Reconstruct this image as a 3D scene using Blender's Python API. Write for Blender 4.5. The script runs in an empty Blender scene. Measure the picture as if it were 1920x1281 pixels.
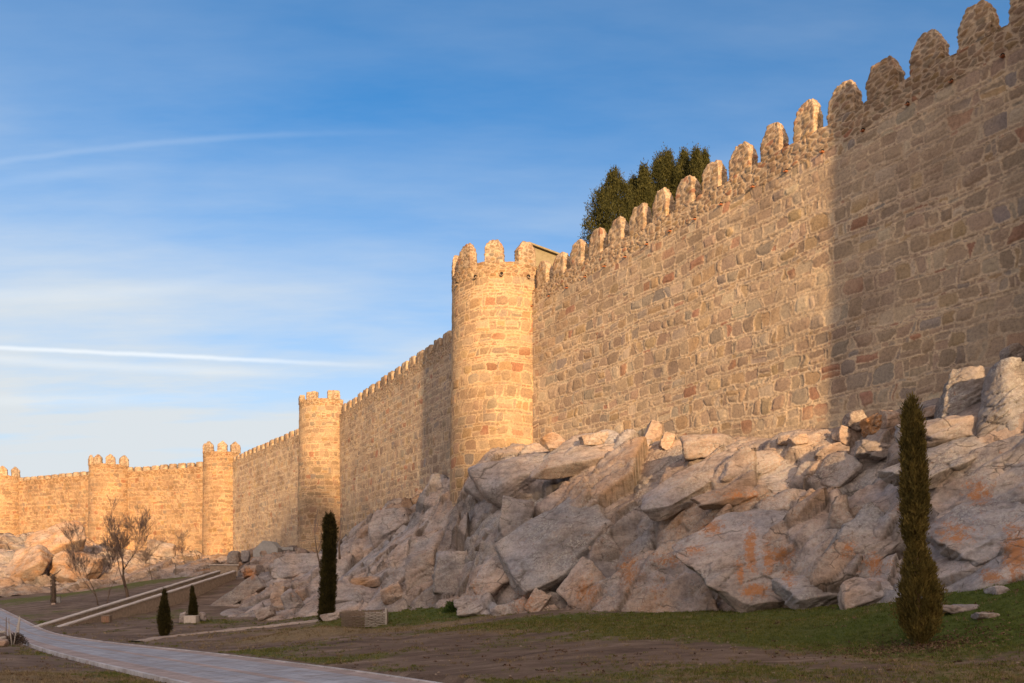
import bpy, math, random
import numpy as np
from mathutils import Vector
rng = np.random.default_rng(7)
random.seed(7)
S = bpy.context.scene
COL = S.collection
FPX, CX, HY, EYE = 1500.0, 960.0, 1100.0, 1.6       # focal length in photo pixels, centre, horizon row, eye height

def P(px, py, Y):
    return np.array([(px-CX)/FPX*Y, Y, EYE+(HY-py)/FPX*Y])

# ------------------------------------------------------------------ noise
def hsh(ix, iy, iz, seed):
    with np.errstate(over='ignore'):
        h = (ix.astype(np.uint32)*np.uint32(374761393) + iy.astype(np.uint32)*np.uint32(668265263)
             + iz.astype(np.uint32)*np.uint32(2246822519) + np.uint32((seed*3266489917) & 0xffffffff))
        h ^= h >> np.uint32(15); h *= np.uint32(2246822519)
        h ^= h >> np.uint32(13); h *= np.uint32(3266489917)
        h ^= h >> np.uint32(16)
    return h
def hf(ix, iy, iz, seed):
    return hsh(ix, iy, iz, seed).astype(np.float64)/4294967295.0
def vnoise(p, seed=0):
    i = np.floor(p).astype(np.int64); f = p-i; f = f*f*(3-2*f)
    r = 0
    for dx in (0, 1):
        wx = f[:, 0] if dx else 1-f[:, 0]
        for dy in (0, 1):
            wy = f[:, 1] if dy else 1-f[:, 1]
            for dz in (0, 1):
                wz = f[:, 2] if dz else 1-f[:, 2]
                r = r+wx*wy*wz*hf(i[:, 0]+dx, i[:, 1]+dy, i[:, 2]+dz, seed)
    return r
def fbm(p, octv=4, seed=0):
    a, r, t = 1.0, 0, 0
    for k in range(octv):
        r = r+a*vnoise(p*(2.03**k)+17.3*k, seed+k); t += a; a *= .5
    return r/t
def worley(p, seed=0):
    i0 = np.floor(p).astype(np.int64); n = len(p)
    d1 = np.full(n, 9.); d2 = np.full(n, 9.); ida = np.zeros(n); off = np.zeros((n, 3))
    for dx in (-1, 0, 1):
        for dy in (-1, 0, 1):
            for dz in (-1, 0, 1):
                a, b, c = i0[:, 0]+dx, i0[:, 1]+dy, i0[:, 2]+dz
                s = np.stack([a+.1+.8*hf(a, b, c, seed), b+.1+.8*hf(a, b, c, seed+1), c+.1+.8*hf(a, b, c, seed+2)], 1)
                v = p-s; d = np.sqrt((v*v).sum(1))
                nw = d < d1
                d2 = np.where(nw, d1, np.minimum(d2, d))
                d1 = np.where(nw, d, d1)
                ida = np.where(nw, hf(a, b, c, seed+3), ida)
                off[nw] = v[nw]
    return d1, d2, ida, off
def rnd(idv, k):                                     # derived random per id
    return np.modf(np.abs(np.sin(idv*(917.13+k*131.7)+k*3.17)*43758.5453))[0]
def sst(a, b, x):
    t = np.clip((x-a)/(b-a), 0, 1); return t*t*(3-2*t)

# ------------------------------------------------------------------ mesh helpers
def mesh_obj(name, V, faces, mat=None, parent=None, col=None, smooth=True, attrs=None, corners=None):
    """faces: (n,k) int array with equal k"""
    V = np.asarray(V, dtype=np.float32); F = np.asarray(faces, dtype=np.int32)
    me = bpy.data.meshes.new(name)
    me.vertices.add(len(V)); me.vertices.foreach_set('co', V.ravel())
    n, k = F.shape
    me.loops.add(n*k); me.loops.foreach_set('vertex_index', F.ravel())
    me.polygons.add(n); me.polygons.foreach_set('loop_start', np.arange(0, n*k, k, dtype=np.int32))
    me.polygons.foreach_set('use_smooth', np.full(n, smooth, dtype=bool))
    me.update(calc_edges=True); me.validate()
    if col is not None:
        a = me.color_attributes.new('Col', 'FLOAT_COLOR', 'POINT')
        c = np.ones((len(V), 4), dtype=np.float32); c[:, :3] = col
        a.data.foreach_set('color', c.ravel())
    if attrs:
        for kx, vx in attrs.items():
            a = me.attributes.new(kx, 'FLOAT', 'POINT'); a.data.foreach_set('value', np.asarray(vx, dtype=np.float32))
    if mat: me.materials.append(mat)
    o = bpy.data.objects.new(name, me); COL.objects.link(o)
    if parent is not None: o.parent = parent
    return o
def grid_faces(nu, nv, wrap=False):
    i = np.arange(nu if wrap else nu-1)[:, None]; j = np.arange(nv-1)[None, :]
    i2 = (i+1) % nu
    return np.stack([i*nv+j, i2*nv+j, i2*nv+j+1, i*nv+j+1], -1).reshape(-1, 4)
class MB:
    """collects quads/tris (stored as quads, tris repeat nothing: separate lists)"""
    def __init__(s): s.v = []; s.f = []
    def add(s, vs, fs):
        b = len(s.v); s.v += [tuple(float(c) for c in x) for x in vs]; s.f += [tuple(b+i for i in f) for f in fs]
    def box(s, c, sz, rz=0, bev=0.0, taper=1.0):
        cx, cy, cz = c; hx, hy, hz = sz[0]/2, sz[1]/2, sz[2]/2
        ca, sa = math.cos(rz), math.sin(rz); vs = []
        levels = [(-hz, 0), (-hz+bev, bev), (hz-bev, bev), (hz, 0)] if bev > 0 else [(-hz, 0), (hz, 0)]
        rings = []
        for (z, g) in levels:
            full = 0 if (bev > 0 and z in (-hz, hz)) else bev
            tx = 1-(1-taper)*(z+hz)/(2*hz)
            ax, ay = (hx-(bev-full))*tx, (hy-(bev-full))*tx
            ring = []
            for (x, y) in ((-ax, -ay), (ax, -ay), (ax, ay), (-ax, ay)):
                ring.append(len(vs)); vs.append((cx+x*ca-y*sa, cy+x*sa+y*ca, cz+z))
            rings.append(ring)
        fs = [tuple(reversed(rings[0])), tuple(rings[-1])]
        for a, b in zip(rings[:-1], rings[1:]):
            for k in range(4): fs.append((a[k], a[(k+1) % 4], b[(k+1) % 4], b[k]))
        s.add(vs, fs)
    def tube(s, pts, rads, n=6, cap=True):
        pts = [np.asarray(p, float) for p in pts]; m = len(pts); vs = []; fs = []
        if not hasattr(rads, '__len__'): rads = [rads]*m
        for i, p in enumerate(pts):
            t = pts[min(i+1, m-1)]-pts[max(i-1, 0)]; t = t/(np.linalg.norm(t)+1e-9)
            a = np.cross(t, (0.31, .2, .93) if abs(t[2]) < .9 else (1, .1, 0)); a /= np.linalg.norm(a)+1e-9
            b = np.cross(t, a)
            for k in range(n):
                w = 2*math.pi*k/n; vs.append(p+rads[i]*(math.cos(w)*a+math.sin(w)*b))
        for i in range(m-1):
            for k in range(n):
                fs.append((i*n+k, i*n+(k+1) % n, (i+1)*n+(k+1) % n, (i+1)*n+k))
        if cap: fs.append(tuple(range(n))[::-1]); fs.append(tuple((m-1)*n+k for k in range(n)))
        s.add(vs, fs)
    def build(s, name, mat, parent=None, smooth=False):
        me = bpy.data.meshes.new(name); me.from_pydata(s.v, [], s.f); me.update()
        if smooth: me.polygons.foreach_set('use_smooth', np.full(len(me.polygons), True))
        me.materials.append(mat)
        o = bpy.data.objects.new(name, me); COL.objects.link(o)
        if parent is not None: o.parent = parent
        return o
def tag(o, label=None, cat=None, group=None, kind=None):
    if label: o['label'] = label
    if cat: o['category'] = cat
    if group: o['group'] = group
    if kind: o['kind'] = kind
    return o
def empty(name, loc=(0, 0, 0), label=None, cat=None, group=None):
    o = bpy.data.objects.new(name, None); COL.objects.link(o); o.location = [float(c) for c in loc]
    o.empty_display_size = .3
    return tag(o, label, cat, group)

# ------------------------------------------------------------------ materials
def new_mat(name):
    m = bpy.data.materials.new(name); m.use_nodes = True
    nt = m.node_tree; b = nt.nodes['Principled BSDF']
    b.inputs['Roughness'].default_value = .95
    b.inputs['Specular IOR Level'].default_value = .15
    return m, nt, b
def N(nt, typ, **kw):
    n = nt.nodes.new(typ)
    for k, v in kw.items():
        if k.startswith('i_'): n.inputs[k[2:].replace('_', ' ')].default_value = v
        else: setattr(n, k, v)
    return n
def noise(nt, vec, scale, detail=4, rough=.6):
    n = N(nt, 'ShaderNodeTexNoise'); n.inputs['Scale'].default_value = scale
    n.inputs['Detail'].default_value = detail; n.inputs['Roughness'].default_value = rough
    nt.links.new(vec, n.inputs['Vector']); return n.outputs['Fac']
def ramp(nt, fac, stops):
    r = N(nt, 'ShaderNodeValToRGB'); e = r.color_ramp.elements
    while len(e) < len(stops): e.new(.5)
    for k, (p, c) in enumerate(stops):
        e[k].position = p; e[k].color = (c[0], c[1], c[2], 1) if hasattr(c, '__len__') else (c, c, c, 1)
    nt.links.new(fac, r.inputs['Fac']); return r.outputs['Color']
def mixc(nt, fac, a, b, mode='MIX'):
    m = N(nt, 'ShaderNodeMix', data_type='RGBA', blend_type=mode)
    for sock, v in ((m.inputs[0], fac), (m.inputs[6], a), (m.inputs[7], b)):
        if hasattr(v, 'is_output'): nt.links.new(v, sock)
        elif hasattr(v, '__len__'): sock.default_value = (v[0], v[1], v[2], 1)
        else: sock.default_value = v
    return m.outputs[2]
def mth(nt, op, a, b=None, clamp=False):
    m = N(nt, 'ShaderNodeMath', operation=op, use_clamp=clamp)
    for sock, v in ((m.inputs[0], a), (m.inputs[1], b)):
        if v is None: continue
        if hasattr(v, 'is_output'): nt.links.new(v, sock)
        else: sock.default_value = v
    return m.outputs[0]
def bump(nt, b, h, strength, dist):
    n = N(nt, 'ShaderNodeBump'); n.inputs['Strength'].default_value = strength; n.inputs['Distance'].default_value = dist
    nt.links.new(h, n.inputs['Height']); nt.links.new(n.outputs[0], b.inputs['Normal'])
def pos(nt): return N(nt, 'ShaderNodeNewGeometry').outputs['Position']

def mat_masonry():
    m, nt, b = new_mat('stone_masonry')
    a = N(nt, 'ShaderNodeAttribute', attribute_name='Col'); p = pos(nt)
    n1 = noise(nt, p, 9, 6, .7); n2 = noise(nt, p, .35, 3, .6); n3 = noise(nt, p, 45, 3, .7)
    c = mixc(nt, 1.0, a.outputs['Color'], ramp(nt, n1, [(.25, (.62, .6, .58)), (.5, (1, 1, 1)), (.78, (1.35, 1.3, 1.2))]), 'MULTIPLY')
    c = mixc(nt, 1.0, c, ramp(nt, n2, [(.3, (.76, .74, .74)), (.5, (1, 1, 1)), (.7, (1.16, 1.13, 1.06))]), 'MULTIPLY')
    c = mixc(nt, 1.0, c, ramp(nt, n3, [(.3, (.85, .85, .85)), (.7, (1.12, 1.12, 1.12))]), 'MULTIPLY')
    nt.links.new(c, b.inputs['Base Color'])
    h = mth(nt, 'ADD', mth(nt, 'MULTIPLY', n1, .7), mth(nt, 'MULTIPLY', n3, .3))
    bump(nt, b, h, .7, .03)
    return m
def mat_rock():
    m, nt, b = new_mat('granite_rock')
    p = pos(nt)
    tint = N(nt, 'ShaderNodeAttribute', attribute_name='tint').outputs['Fac']
    lich = N(nt, 'ShaderNodeAttribute', attribute_name='lichen').outputs['Fac']
    crk = N(nt, 'ShaderNodeAttribute', attribute_name='crack').outputs['Fac']
    mp = N(nt, 'ShaderNodeMapping'); nt.links.new(p, mp.inputs['Vector'])
    mp.inputs['Rotation'].default_value = (0, math.radians(32), math.radians(20)); mp.inputs['Scale'].default_value = (.35, 1, 2.2)
    st = noise(nt, mp.outputs[0], 1.6, 6, .65)
    n1 = noise(nt, p, .8, 6, .65); n2 = noise(nt, p, 6, 6, .75); n3 = noise(nt, p, 38, 4, .8)
    c = ramp(nt, tint, [(.0, (.33, .33, .345)), (.3, (.42, .39, .385)), (.55, (.49, .425, .395)), (.8, (.51, .40, .325)), (1, (.52, .32, .17))])
    c = mixc(nt, 1.0, c, ramp(nt, st, [(.3, (.72, .68, .66)), (.5, (1, 1, 1)), (.7, (1.2, 1.18, 1.14))]), 'MULTIPLY')
    c = mixc(nt, 1.0, c, ramp(nt, n1, [(.28, (.58, .585, .61)), (.5, (1, .99, .98)), (.75, (1.2, 1.19, 1.17))]), 'MULTIPLY')
    c = mixc(nt, 1.0, c, ramp(nt, n2, [(.3, (.66, .65, .65)), (.52, (1, 1, 1)), (.75, (1.25, 1.25, 1.25))]), 'MULTIPLY')
    far = N(nt, 'ShaderNodeAttribute', attribute_name='ochre').outputs['Fac']
    c = mixc(nt, far, c, mixc(nt, 1.0, c, (.70, .58, .46), 'MULTIPLY'))
    # grey lichen blotches
    g = mth(nt, 'MULTIPLY', ramp(nt, noise(nt, p, .7, 3, .6), [(.44, 0.), (.58, 1.)]), ramp(nt, noise(nt, p, 11, 4, .8), [(.5, 0.), (.56, 1.)]))
    c = mixc(nt, mth(nt, 'MULTIPLY', g, .6), c, (.50, .49, .45))
    d = mth(nt, 'MULTIPLY', ramp(nt, noise(nt, p, 17, 6, .85), [(.53, 0.), (.62, 1.)]), ramp(nt, noise(nt, p, .6, 4, .7), [(.36, .25), (.6, 1.)]))
    c = mixc(nt, mth(nt, 'MULTIPLY', d, .45), c, (.12, .11, .10))
    # orange lichen
    o = ramp(nt, mth(nt, 'ADD', lich, mth(nt, 'MULTIPLY', mth(nt, 'ADD', noise(nt, p, 4.5, 9, .95), -.5), 4.2)), [(.48, 0.), (.57, 1.)])
    c = mixc(nt, mth(nt, 'MULTIPLY', o, .78), c, mixc(nt, noise(nt, p, 14, 4, .7), (.40, .13, .025), (.47, .22, .07)))
    c = mixc(nt, 1.0, c, (.84, .815, .795), 'MULTIPLY')
    c = mixc(nt, mth(nt, 'MULTIPLY', crk, .75), c, (.07, .058, .048))
    c = mixc(nt, 1.0, c, ramp(nt, noise(nt, p, .45, 4, .6), [(.32, (.86, .91, 1.0)), (.5, (1, 1, 1)), (.68, (1.1, 1.0, .9))]), 'MULTIPLY')
    wv = N(nt, 'ShaderNodeTexNoise'); wv.inputs['Scale'].default_value = 1.3; wv.inputs['Detail'].default_value = 5; nt.links.new(p, wv.inputs['Vector'])
    mp2 = N(nt, 'ShaderNodeMapping'); mp2.inputs['Rotation'].default_value = (math.radians(15), math.radians(38), math.radians(20)); mp2.inputs['Scale'].default_value = (.45, .8, 1.5)
    nt.links.new(mixc(nt, .28, p, wv.outputs['Color'], 'LINEAR_LIGHT'), mp2.inputs['Vector'])
    cks = None
    for (sc_, wd_, ms) in ((.55, .022, .0), (1.4, .020, .9)):
        vo = N(nt, 'ShaderNodeTexVoronoi', feature='DISTANCE_TO_EDGE'); vo.inputs['Scale'].default_value = sc_; nt.links.new(mp2.outputs[0], vo.inputs['Vector'])
        k_ = ramp(nt, vo.outputs['Distance'], [(0, 1.), (wd_, 0.)])
        k_ = mth(nt, 'MULTIPLY', k_, ramp(nt, noise(nt, p, .9+ms, 3, .6), [(.46, 0.), (.60, 1.)]))
        cks = k_ if cks is None else mth(nt, 'MAXIMUM', cks, k_)
    c = mixc(nt, mth(nt, 'MULTIPLY', cks, .8), c, (.085, .07, .06))
    nt.links.new(c, b.inputs['Base Color'])
    n2 = mth(nt, 'SUBTRACT', n2, mth(nt, 'MULTIPLY', cks, .5))
    h = mth(nt, 'ADD', mth(nt, 'ADD', mth(nt, 'MULTIPLY', n2, .7), mth(nt, 'MULTIPLY', n3, .22)), mth(nt, 'MULTIPLY', st, .8))
    bump(nt, b, h, .75, .07)
    return m
def mat_ground():
    m, nt, b = new_mat('earth_and_turf')
    p = pos(nt); g = N(nt, 'ShaderNodeAttribute', attribute_name='grassy').outputs['Fac']
    dr = N(nt, 'ShaderNodeAttribute', attribute_name='dry').outputs['Fac']
    mp = N(nt, 'ShaderNodeMapping'); nt.links.new(p, mp.inputs['Vector']); mp.inputs['Scale'].default_value = (.35, 1, 1)
    mp.inputs['Rotation'].default_value = (0, 0, math.radians(-12))
    n1 = noise(nt, mp.outputs[0], 1.3, 7, .7); n2 = noise(nt, p, 7, 5, .75); n3 = noise(nt, p, 40, 3, .8)
    dirt = ramp(nt, n1, [(.3, (.085, .058, .044)), (.46, (.15, .105, .077)), (.58, (.215, .155, .113)), (.72, (.34, .255, .19))])
    turf = ramp(nt, n2, [(.3, (.060, .066, .016)), (.5, (.115, .118, .031)), (.72, (.21, .185, .072))])
    turf = mixc(nt, N(nt, 'ShaderNodeAttribute', attribute_name='lush').outputs['Fac'], turf, ramp(nt, n2, [(.3, (.04, .062, .011)), (.6, (.088, .122, .026))]))
    dry = ramp(nt, n2, [(.3, (.14, .10, .055)), (.55, (.24, .175, .095)), (.75, (.34, .25, .15))])
    base = mixc(nt, ramp(nt, mth(nt, 'ADD', dr, mth(nt, 'MULTIPLY', mth(nt, 'ADD', n2, -.5), .8)), [(.35, 0.), (.65, 1.)]), dirt, dry)
    f = mth(nt, 'ADD', g, mth(nt, 'MULTIPLY', mth(nt, 'ADD', noise(nt, p, 1.9, 8, .8), -.5), 2.3))
    c = mixc(nt, ramp(nt, f, [(.38, 0.), (.62, 1.)]), base, turf)
    c = mixc(nt, 1.0, c, ramp(nt, n3, [(.3, (.65, .65, .65)), (.7, (1.35, 1.35, 1.35))]), 'MULTIPLY')
    nt.links.new(c, b.inputs['Base Color'])
    bump(nt, b, mth(nt, 'ADD', n2, mth(nt, 'MULTIPLY', n3, .5)), .9, .08)
    return m
def mat_simple(name, ca, cb, scale=8, detail=5, bstr=.4, bdist=.02, rough=.9, stretch=None):
    m, nt, b = new_mat(name); p = pos(nt)
    if stretch:
        mp = N(nt, 'ShaderNodeMapping'); nt.links.new(p, mp.inputs['Vector']); mp.inputs['Scale'].default_value = stretch; p = mp.outputs[0]
    n = noise(nt, p, scale, detail, .7)
    nt.links.new(ramp(nt, n, [(.3, ca), (.7, cb)]), b.inputs['Base Color'])
    b.inputs['Roughness'].default_value = rough
    bump(nt, b, n, bstr, bdist)
    return m
def mat_leaf(name, ca, cb, cc, tr=.25):
    m, nt, b = new_mat(name); p = pos(nt)
    r = N(nt, 'ShaderNodeAttribute', attribute_name='leafrnd').outputs['Fac']
    c = ramp(nt, r, [(0, ca), (.5, cb), (1, cc)])
    c = mixc(nt, N(nt, 'ShaderNodeAttribute', attribute_name='lush').outputs['Fac'], c, mixc(nt, r, (.05, .082, .014), (.12, .165, .038)))
    c = mixc(nt, 1.0, c, ramp(nt, noise(nt, p, 1.7, 3, .6), [(.3, (.7, .72, .7)), (.7, (1.3, 1.25, 1.2))]), 'MULTIPLY')
    nt.links.new(c, b.inputs['Base Color']); b.inputs['Roughness'].default_value = .75
    t = N(nt, 'ShaderNodeBsdfTranslucent'); nt.links.new(c, t.inputs['Color'])
    mx = N(nt, 'ShaderNodeMixShader'); mx.inputs[0].default_value = tr
    nt.links.new(b.outputs[0], mx.inputs[1]); nt.links.new(t.outputs[0], mx.inputs[2])
    nt.links.new(mx.outputs[0], nt.nodes['Material Output'].inputs['Surface'])
    return m
def mat_attr(name, scale=10, lo=.75, hi=1.2, bstr=.4, rough=.85):
    m, nt, b = new_mat(name); p = pos(nt)
    a = N(nt, 'ShaderNodeAttribute', attribute_name='Col')
    n = noise(nt, p, scale, 6, .7)
    c = mixc(nt, 1.0, a.outputs['Color'], ramp(nt, n, [(.28, (lo, lo, lo)), (.72, (hi, hi, hi))]), 'MULTIPLY')
    c = mixc(nt, 1.0, c, ramp(nt, noise(nt, p, .8, 4, .6), [(.3, (.85, .85, .85)), (.7, (1.12, 1.12, 1.12))]), 'MULTIPLY')
    nt.links.new(c, b.inputs['Base Color']); b.inputs['Roughness'].default_value = rough
    bump(nt, b, n, bstr, .015)
    return m
M_WALL = mat_masonry(); M_ROCK = mat_rock(); M_GROUND = mat_ground()
M_ROAD = mat_attr('road_stone', 9, .82, 1.15, .3, .75)
def road_joints(m):
    nt = m.node_tree; b = nt.nodes['Principled BSDF']; src = b.inputs['Base Color'].links[0].from_socket
    ar = N(nt, 'ShaderNodeAttribute', attribute_name='arc').outputs['Fac']; cs = N(nt, 'ShaderNodeAttribute', attribute_name='crs').outputs['Fac']
    rowi = mth(nt, 'FLOOR', mth(nt, 'DIVIDE', cs, .48))
    fa = mth(nt, 'FRACT', mth(nt, 'DIVIDE', mth(nt, 'ADD', ar, mth(nt, 'MULTIPLY', rowi, .27)), .72))
    fc = mth(nt, 'FRACT', mth(nt, 'DIVIDE', cs, .48))
    j = mth(nt, 'MAXIMUM', mth(nt, 'LESS_THAN', fa, .045), mth(nt, 'LESS_THAN', fc, .05))
    dirt = ramp(nt, noise(nt, pos(nt), 1.1, 6, .7), [(.46, 0.), (.66, .55)])
    c = mixc(nt, dirt, src, (.20, .15, .115))
    nt.links.new(mixc(nt, mth(nt, 'MULTIPLY', j, .55), c, (.11, .095, .085)), b.inputs['Base Color'])
road_joints(M_ROAD)
M_TERRA = mat_simple('terracotta', (.30, .105, .05), (.40, .17, .085), 14)
M_DARK = mat_simple('dark_hollow', (.015, .012, .01), (.03, .025, .02), 8)
M_CAP = mat_simple('pale_cap_stone', (.40, .34, .29), (.56, .49, .42), 6)
M_RUB = mat_simple('rubble_facing', (.22, .17, .125), (.40, .31, .23), 4.5, 7, .9, .06)
M_CONC = mat_simple('grey_stone', (.26, .25, .24), (.36, .35, .33), 3)
M_WOOD = mat_simple('weathered_wood', (.13, .095, .07), (.27, .205, .15), 18, 5, .4, .01, .9, (1, 1, .25))
M_PALEWOOD = mat_simple('pale_wood', (.30, .27, .24), (.46, .42, .37), 18, 5, .4, .01, .9, (1, 1, .25))
M_BARK = mat_simple('bark', (.10, .07, .05), (.20, .145, .105), 12, 5, .7, .02, .95, (1, 1, .3))
M_TWIG = mat_simple('bare_twigs', (.17, .12, .095), (.25, .185, .15), 6)
M_RTRUNK = mat_simple('cypress_bark', (.20, .11, .07), (.34, .20, .13), 12, 5, .7, .02, .95, (1, 1, .3))
M_ROOF = mat_simple('roof_sheet', (.20, .165, .10), (.27, .225, .145), 5)
M_CYP = mat_leaf('cypress_leaf', (.045, .038, .011), (.125, .096, .026), (.25, .18, .052))
M_TALLC = mat_leaf('dark_cypress_leaf', (.022, .020, .007), (.045, .038, .011), (.08, .062, .017))
M_TOWNC = mat_leaf('town_cypress_leaf', (.036, .038, .012), (.058, .058, .017), (.095, .088, .027))
M_GRASS = mat_leaf('grass_blade', (.065, .075, .016), (.12, .128, .028), (.24, .20, .07), .3)
M_DRYG = mat_leaf('dry_grass_blade', (.13, .09, .045), (.22, .16, .085), (.34, .26, .15), .3)
M_BUSH = mat_leaf('bush_leaf', (.03, .055, .012), (.055, .09, .02), (.09, .13, .03))
M_SHRUB = mat_leaf('dry_shrub_leaf', (.06, .042, .032), (.10, .072, .055), (.16, .12, .09))

# ------------------------------------------------------------------ sun, sky, camera
SUN_EL = math.radians(9.0)
SH = np.array([.2538, -.9673]); SH /= np.linalg.norm(SH)          # horizontal direction towards the sun
sdir = Vector((SH[0]*math.cos(SUN_EL), SH[1]*math.cos(SUN_EL), math.sin(SUN_EL)))
sl = bpy.data.lights.new('sun', 'SUN'); sl.energy = 3.95; sl.angle = math.radians(1.0); sl.color = (1.0, .665, .345)
so = bpy.data.objects.new('sun', sl); COL.objects.link(so); so.rotation_euler = sdir.to_track_quat('Z', 'Y').to_euler()
so.location = (0, 0, 60)
W = bpy.data.worlds.new('World'); S.world = W; W.use_nodes = True
nt = W.node_tree; bg = nt.nodes['Background']
sky = N(nt, 'ShaderNodeTexSky', sky_type='NISHITA'); sky.sun_disc = False
sky.sun_elevation = SUN_EL; sky.sun_rotation = math.atan2(SH[0], SH[1])
sky.altitude = 1100; sky.air_density = 1.0; sky.dust_density = .6; sky.ozone_density = 2.0
geo = N(nt, 'ShaderNodeTexCoord').outputs['Generated']
sep = N(nt, 'ShaderNodeSeparateXYZ'); nt.links.new(geo, sep.inputs[0])
X, Yc, Z = sep.outputs
# wisps on a flat cloud layer: direction divided by its elevation
zc = mth(nt, 'ADD', mth(nt, 'MAXIMUM', Z, 0.0), .12)
cmb = N(nt, 'ShaderNodeCombineXYZ'); nt.links.new(mth(nt, 'DIVIDE', X, zc), cmb.inputs[0]); nt.links.new(mth(nt, 'DIVIDE', Yc, zc), cmb.inputs[1])
mp = N(nt, 'ShaderNodeMapping'); nt.links.new(cmb.outputs[0], mp.inputs[0])
mp.inputs['Rotation'].default_value = (0, 0, math.radians(-16)); mp.inputs['Scale'].default_value = (.30, .95, 1)
w1 = noise(nt, mp.outputs[0], 1.5, 7, .58)
w2 = noise(nt, mp.outputs[0], .55, 3, .5)
wisp = mth(nt, 'MULTIPLY', ramp(nt, w1, [(.38, 0.), (.66, 1.)]), ramp(nt, w2, [(.33, 0.1), (.60, 1.)]))
hi = N(nt, 'ShaderNodeMapRange', interpolation_type='SMOOTHSTEP'); nt.links.new(Z, hi.inputs[0]); hi.inputs[1].default_value = .22; hi.inputs[2].default_value = .52; hi.inputs[3].default_value = 1.25; hi.inputs[4].default_value = .5
wisp = mth(nt, 'MULTIPLY', wisp, hi.outputs[0])
# contrails: thin curves fixed on the sky, seen towards +Y
Ys = mth(nt, 'MAXIMUM', Yc, .05)
U = mth(nt, 'DIVIDE', X, Ys); Vv = mth(nt, 'DIVIDE', Z, Ys)
fn = noise(nt, geo, 26, 3, .6)
def contrail(pa, pb, pc, w, amp, x0, x1):
    (u0, v0), (u1, v1), (u2, v2) = [((x-CX)/FPX, (HY-y)/FPX) for x, y in (pa, pb, pc)]
    A = np.polyfit([u0, u1, u2], [v0, v1, v2], 2)
    poly = mth(nt, 'ADD', mth(nt, 'MULTIPLY', mth(nt, 'ADD', mth(nt, 'MULTIPLY', U, float(A[0])), float(A[1])), U), float(A[2]))
    d = mth(nt, 'ABSOLUTE', mth(nt, 'SUBTRACT', Vv, mth(nt, 'ADD', poly, mth(nt, 'MULTIPLY', mth(nt, 'ADD', fn, -.5), .004))))
    band = N(nt, 'ShaderNodeMapRange', interpolation_type='SMOOTHSTEP'); nt.links.new(d, band.inputs[0])
    band.inputs[1].default_value = 0; band.inputs[2].default_value = w/FPX; band.inputs[3].default_value = amp; band.inputs[4].default_value = 0
    fade = N(nt, 'ShaderNodeMapRange', interpolation_type='SMOOTHSTEP'); nt.links.new(U, fade.inputs[0])
    fade.inputs[1].default_value = (x0-CX)/FPX; fade.inputs[2].default_value = (x1-CX)/FPX; fade.inputs[3].default_value = 1; fade.inputs[4].default_value = 0
    fwd = mth(nt, 'GREATER_THAN', Yc, .1)
    return mth(nt, 'MULTIPLY', mth(nt, 'MULTIPLY', band.outputs[0], fade.outputs[0]), fwd)
trails = [contrail((0, 652), (330, 668), (740, 688), 7, .62, 350, 800),
          contrail((150, 684), (350, 694), (560, 700), 14, .22, 350, 640),
          contrail((0, 304), (300, 268), (620, 250), 10, .08, 350, 860),
          contrail((0, 342), (150, 322), (330, 310), 18, .07, 100, 420),
          contrail((0, 553), (200, 551), (520, 505), 22, .12, 200, 560),
          contrail((0, 752), (250, 748), (600, 735), 18, .16, 100, 640)]
tr = trails[0]
for t_ in trails[1:]: tr = mth(nt, 'MAXIMUM', tr, t_)
low = N(nt, 'ShaderNodeMapRange', interpolation_type='SMOOTHSTEP'); nt.links.new(Z, low.inputs[0])
low.inputs[1].default_value = .0; low.inputs[2].default_value = .56; low.inputs[3].default_value = .95; low.inputs[4].default_value = .0
cl = mth(nt, 'ADD', mth(nt, 'MULTIPLY', wisp, .76), low.outputs[0])
tinted = mixc(nt, 1.0, sky.outputs[0], (.27, .65, .88), 'MULTIPLY')
# high thin cloud: white away from the sun, unseen warm fill light added sunward
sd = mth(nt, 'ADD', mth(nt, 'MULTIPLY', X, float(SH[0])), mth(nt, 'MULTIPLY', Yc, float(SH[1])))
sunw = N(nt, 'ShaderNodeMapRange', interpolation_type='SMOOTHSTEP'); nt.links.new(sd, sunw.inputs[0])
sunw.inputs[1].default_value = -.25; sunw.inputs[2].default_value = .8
cloud_fill_c = mixc(nt, sunw.outputs[0], (2.7, 2.9, 3.05), (11.5, 8.7, 6.7))
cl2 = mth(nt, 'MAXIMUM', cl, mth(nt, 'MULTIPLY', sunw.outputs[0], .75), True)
mixw = mixc(nt, tr, mixc(nt, cl2, tinted, cloud_fill_c), (3.7, 3.85, 3.95))
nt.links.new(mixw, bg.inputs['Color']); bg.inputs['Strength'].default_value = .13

cam = bpy.data.cameras.new('camera'); co = bpy.data.objects.new('camera', cam); COL.objects.link(co)
cam.sensor_width = 36; cam.lens = FPX/1920*36; cam.clip_end = 9000; cam.shift_y = (HY-640.5)/1920
co.location = (0, 0, EYE); co.rotation_euler = (math.radians(90), 0, 0); S.camera = co
S.view_settings.view_transform = 'Standard'; S.view_settings.look = 'None'; S.view_settings.gamma = 1
S.view_settings.exposure = 1.05
S.cycles.max_bounces = 5; S.cycles.diffuse_bounces = 3; S.cycles.glossy_bounces = 1; S.cycles.transmission_bounces = 2
S.cycles.use_denoising = True

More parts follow.
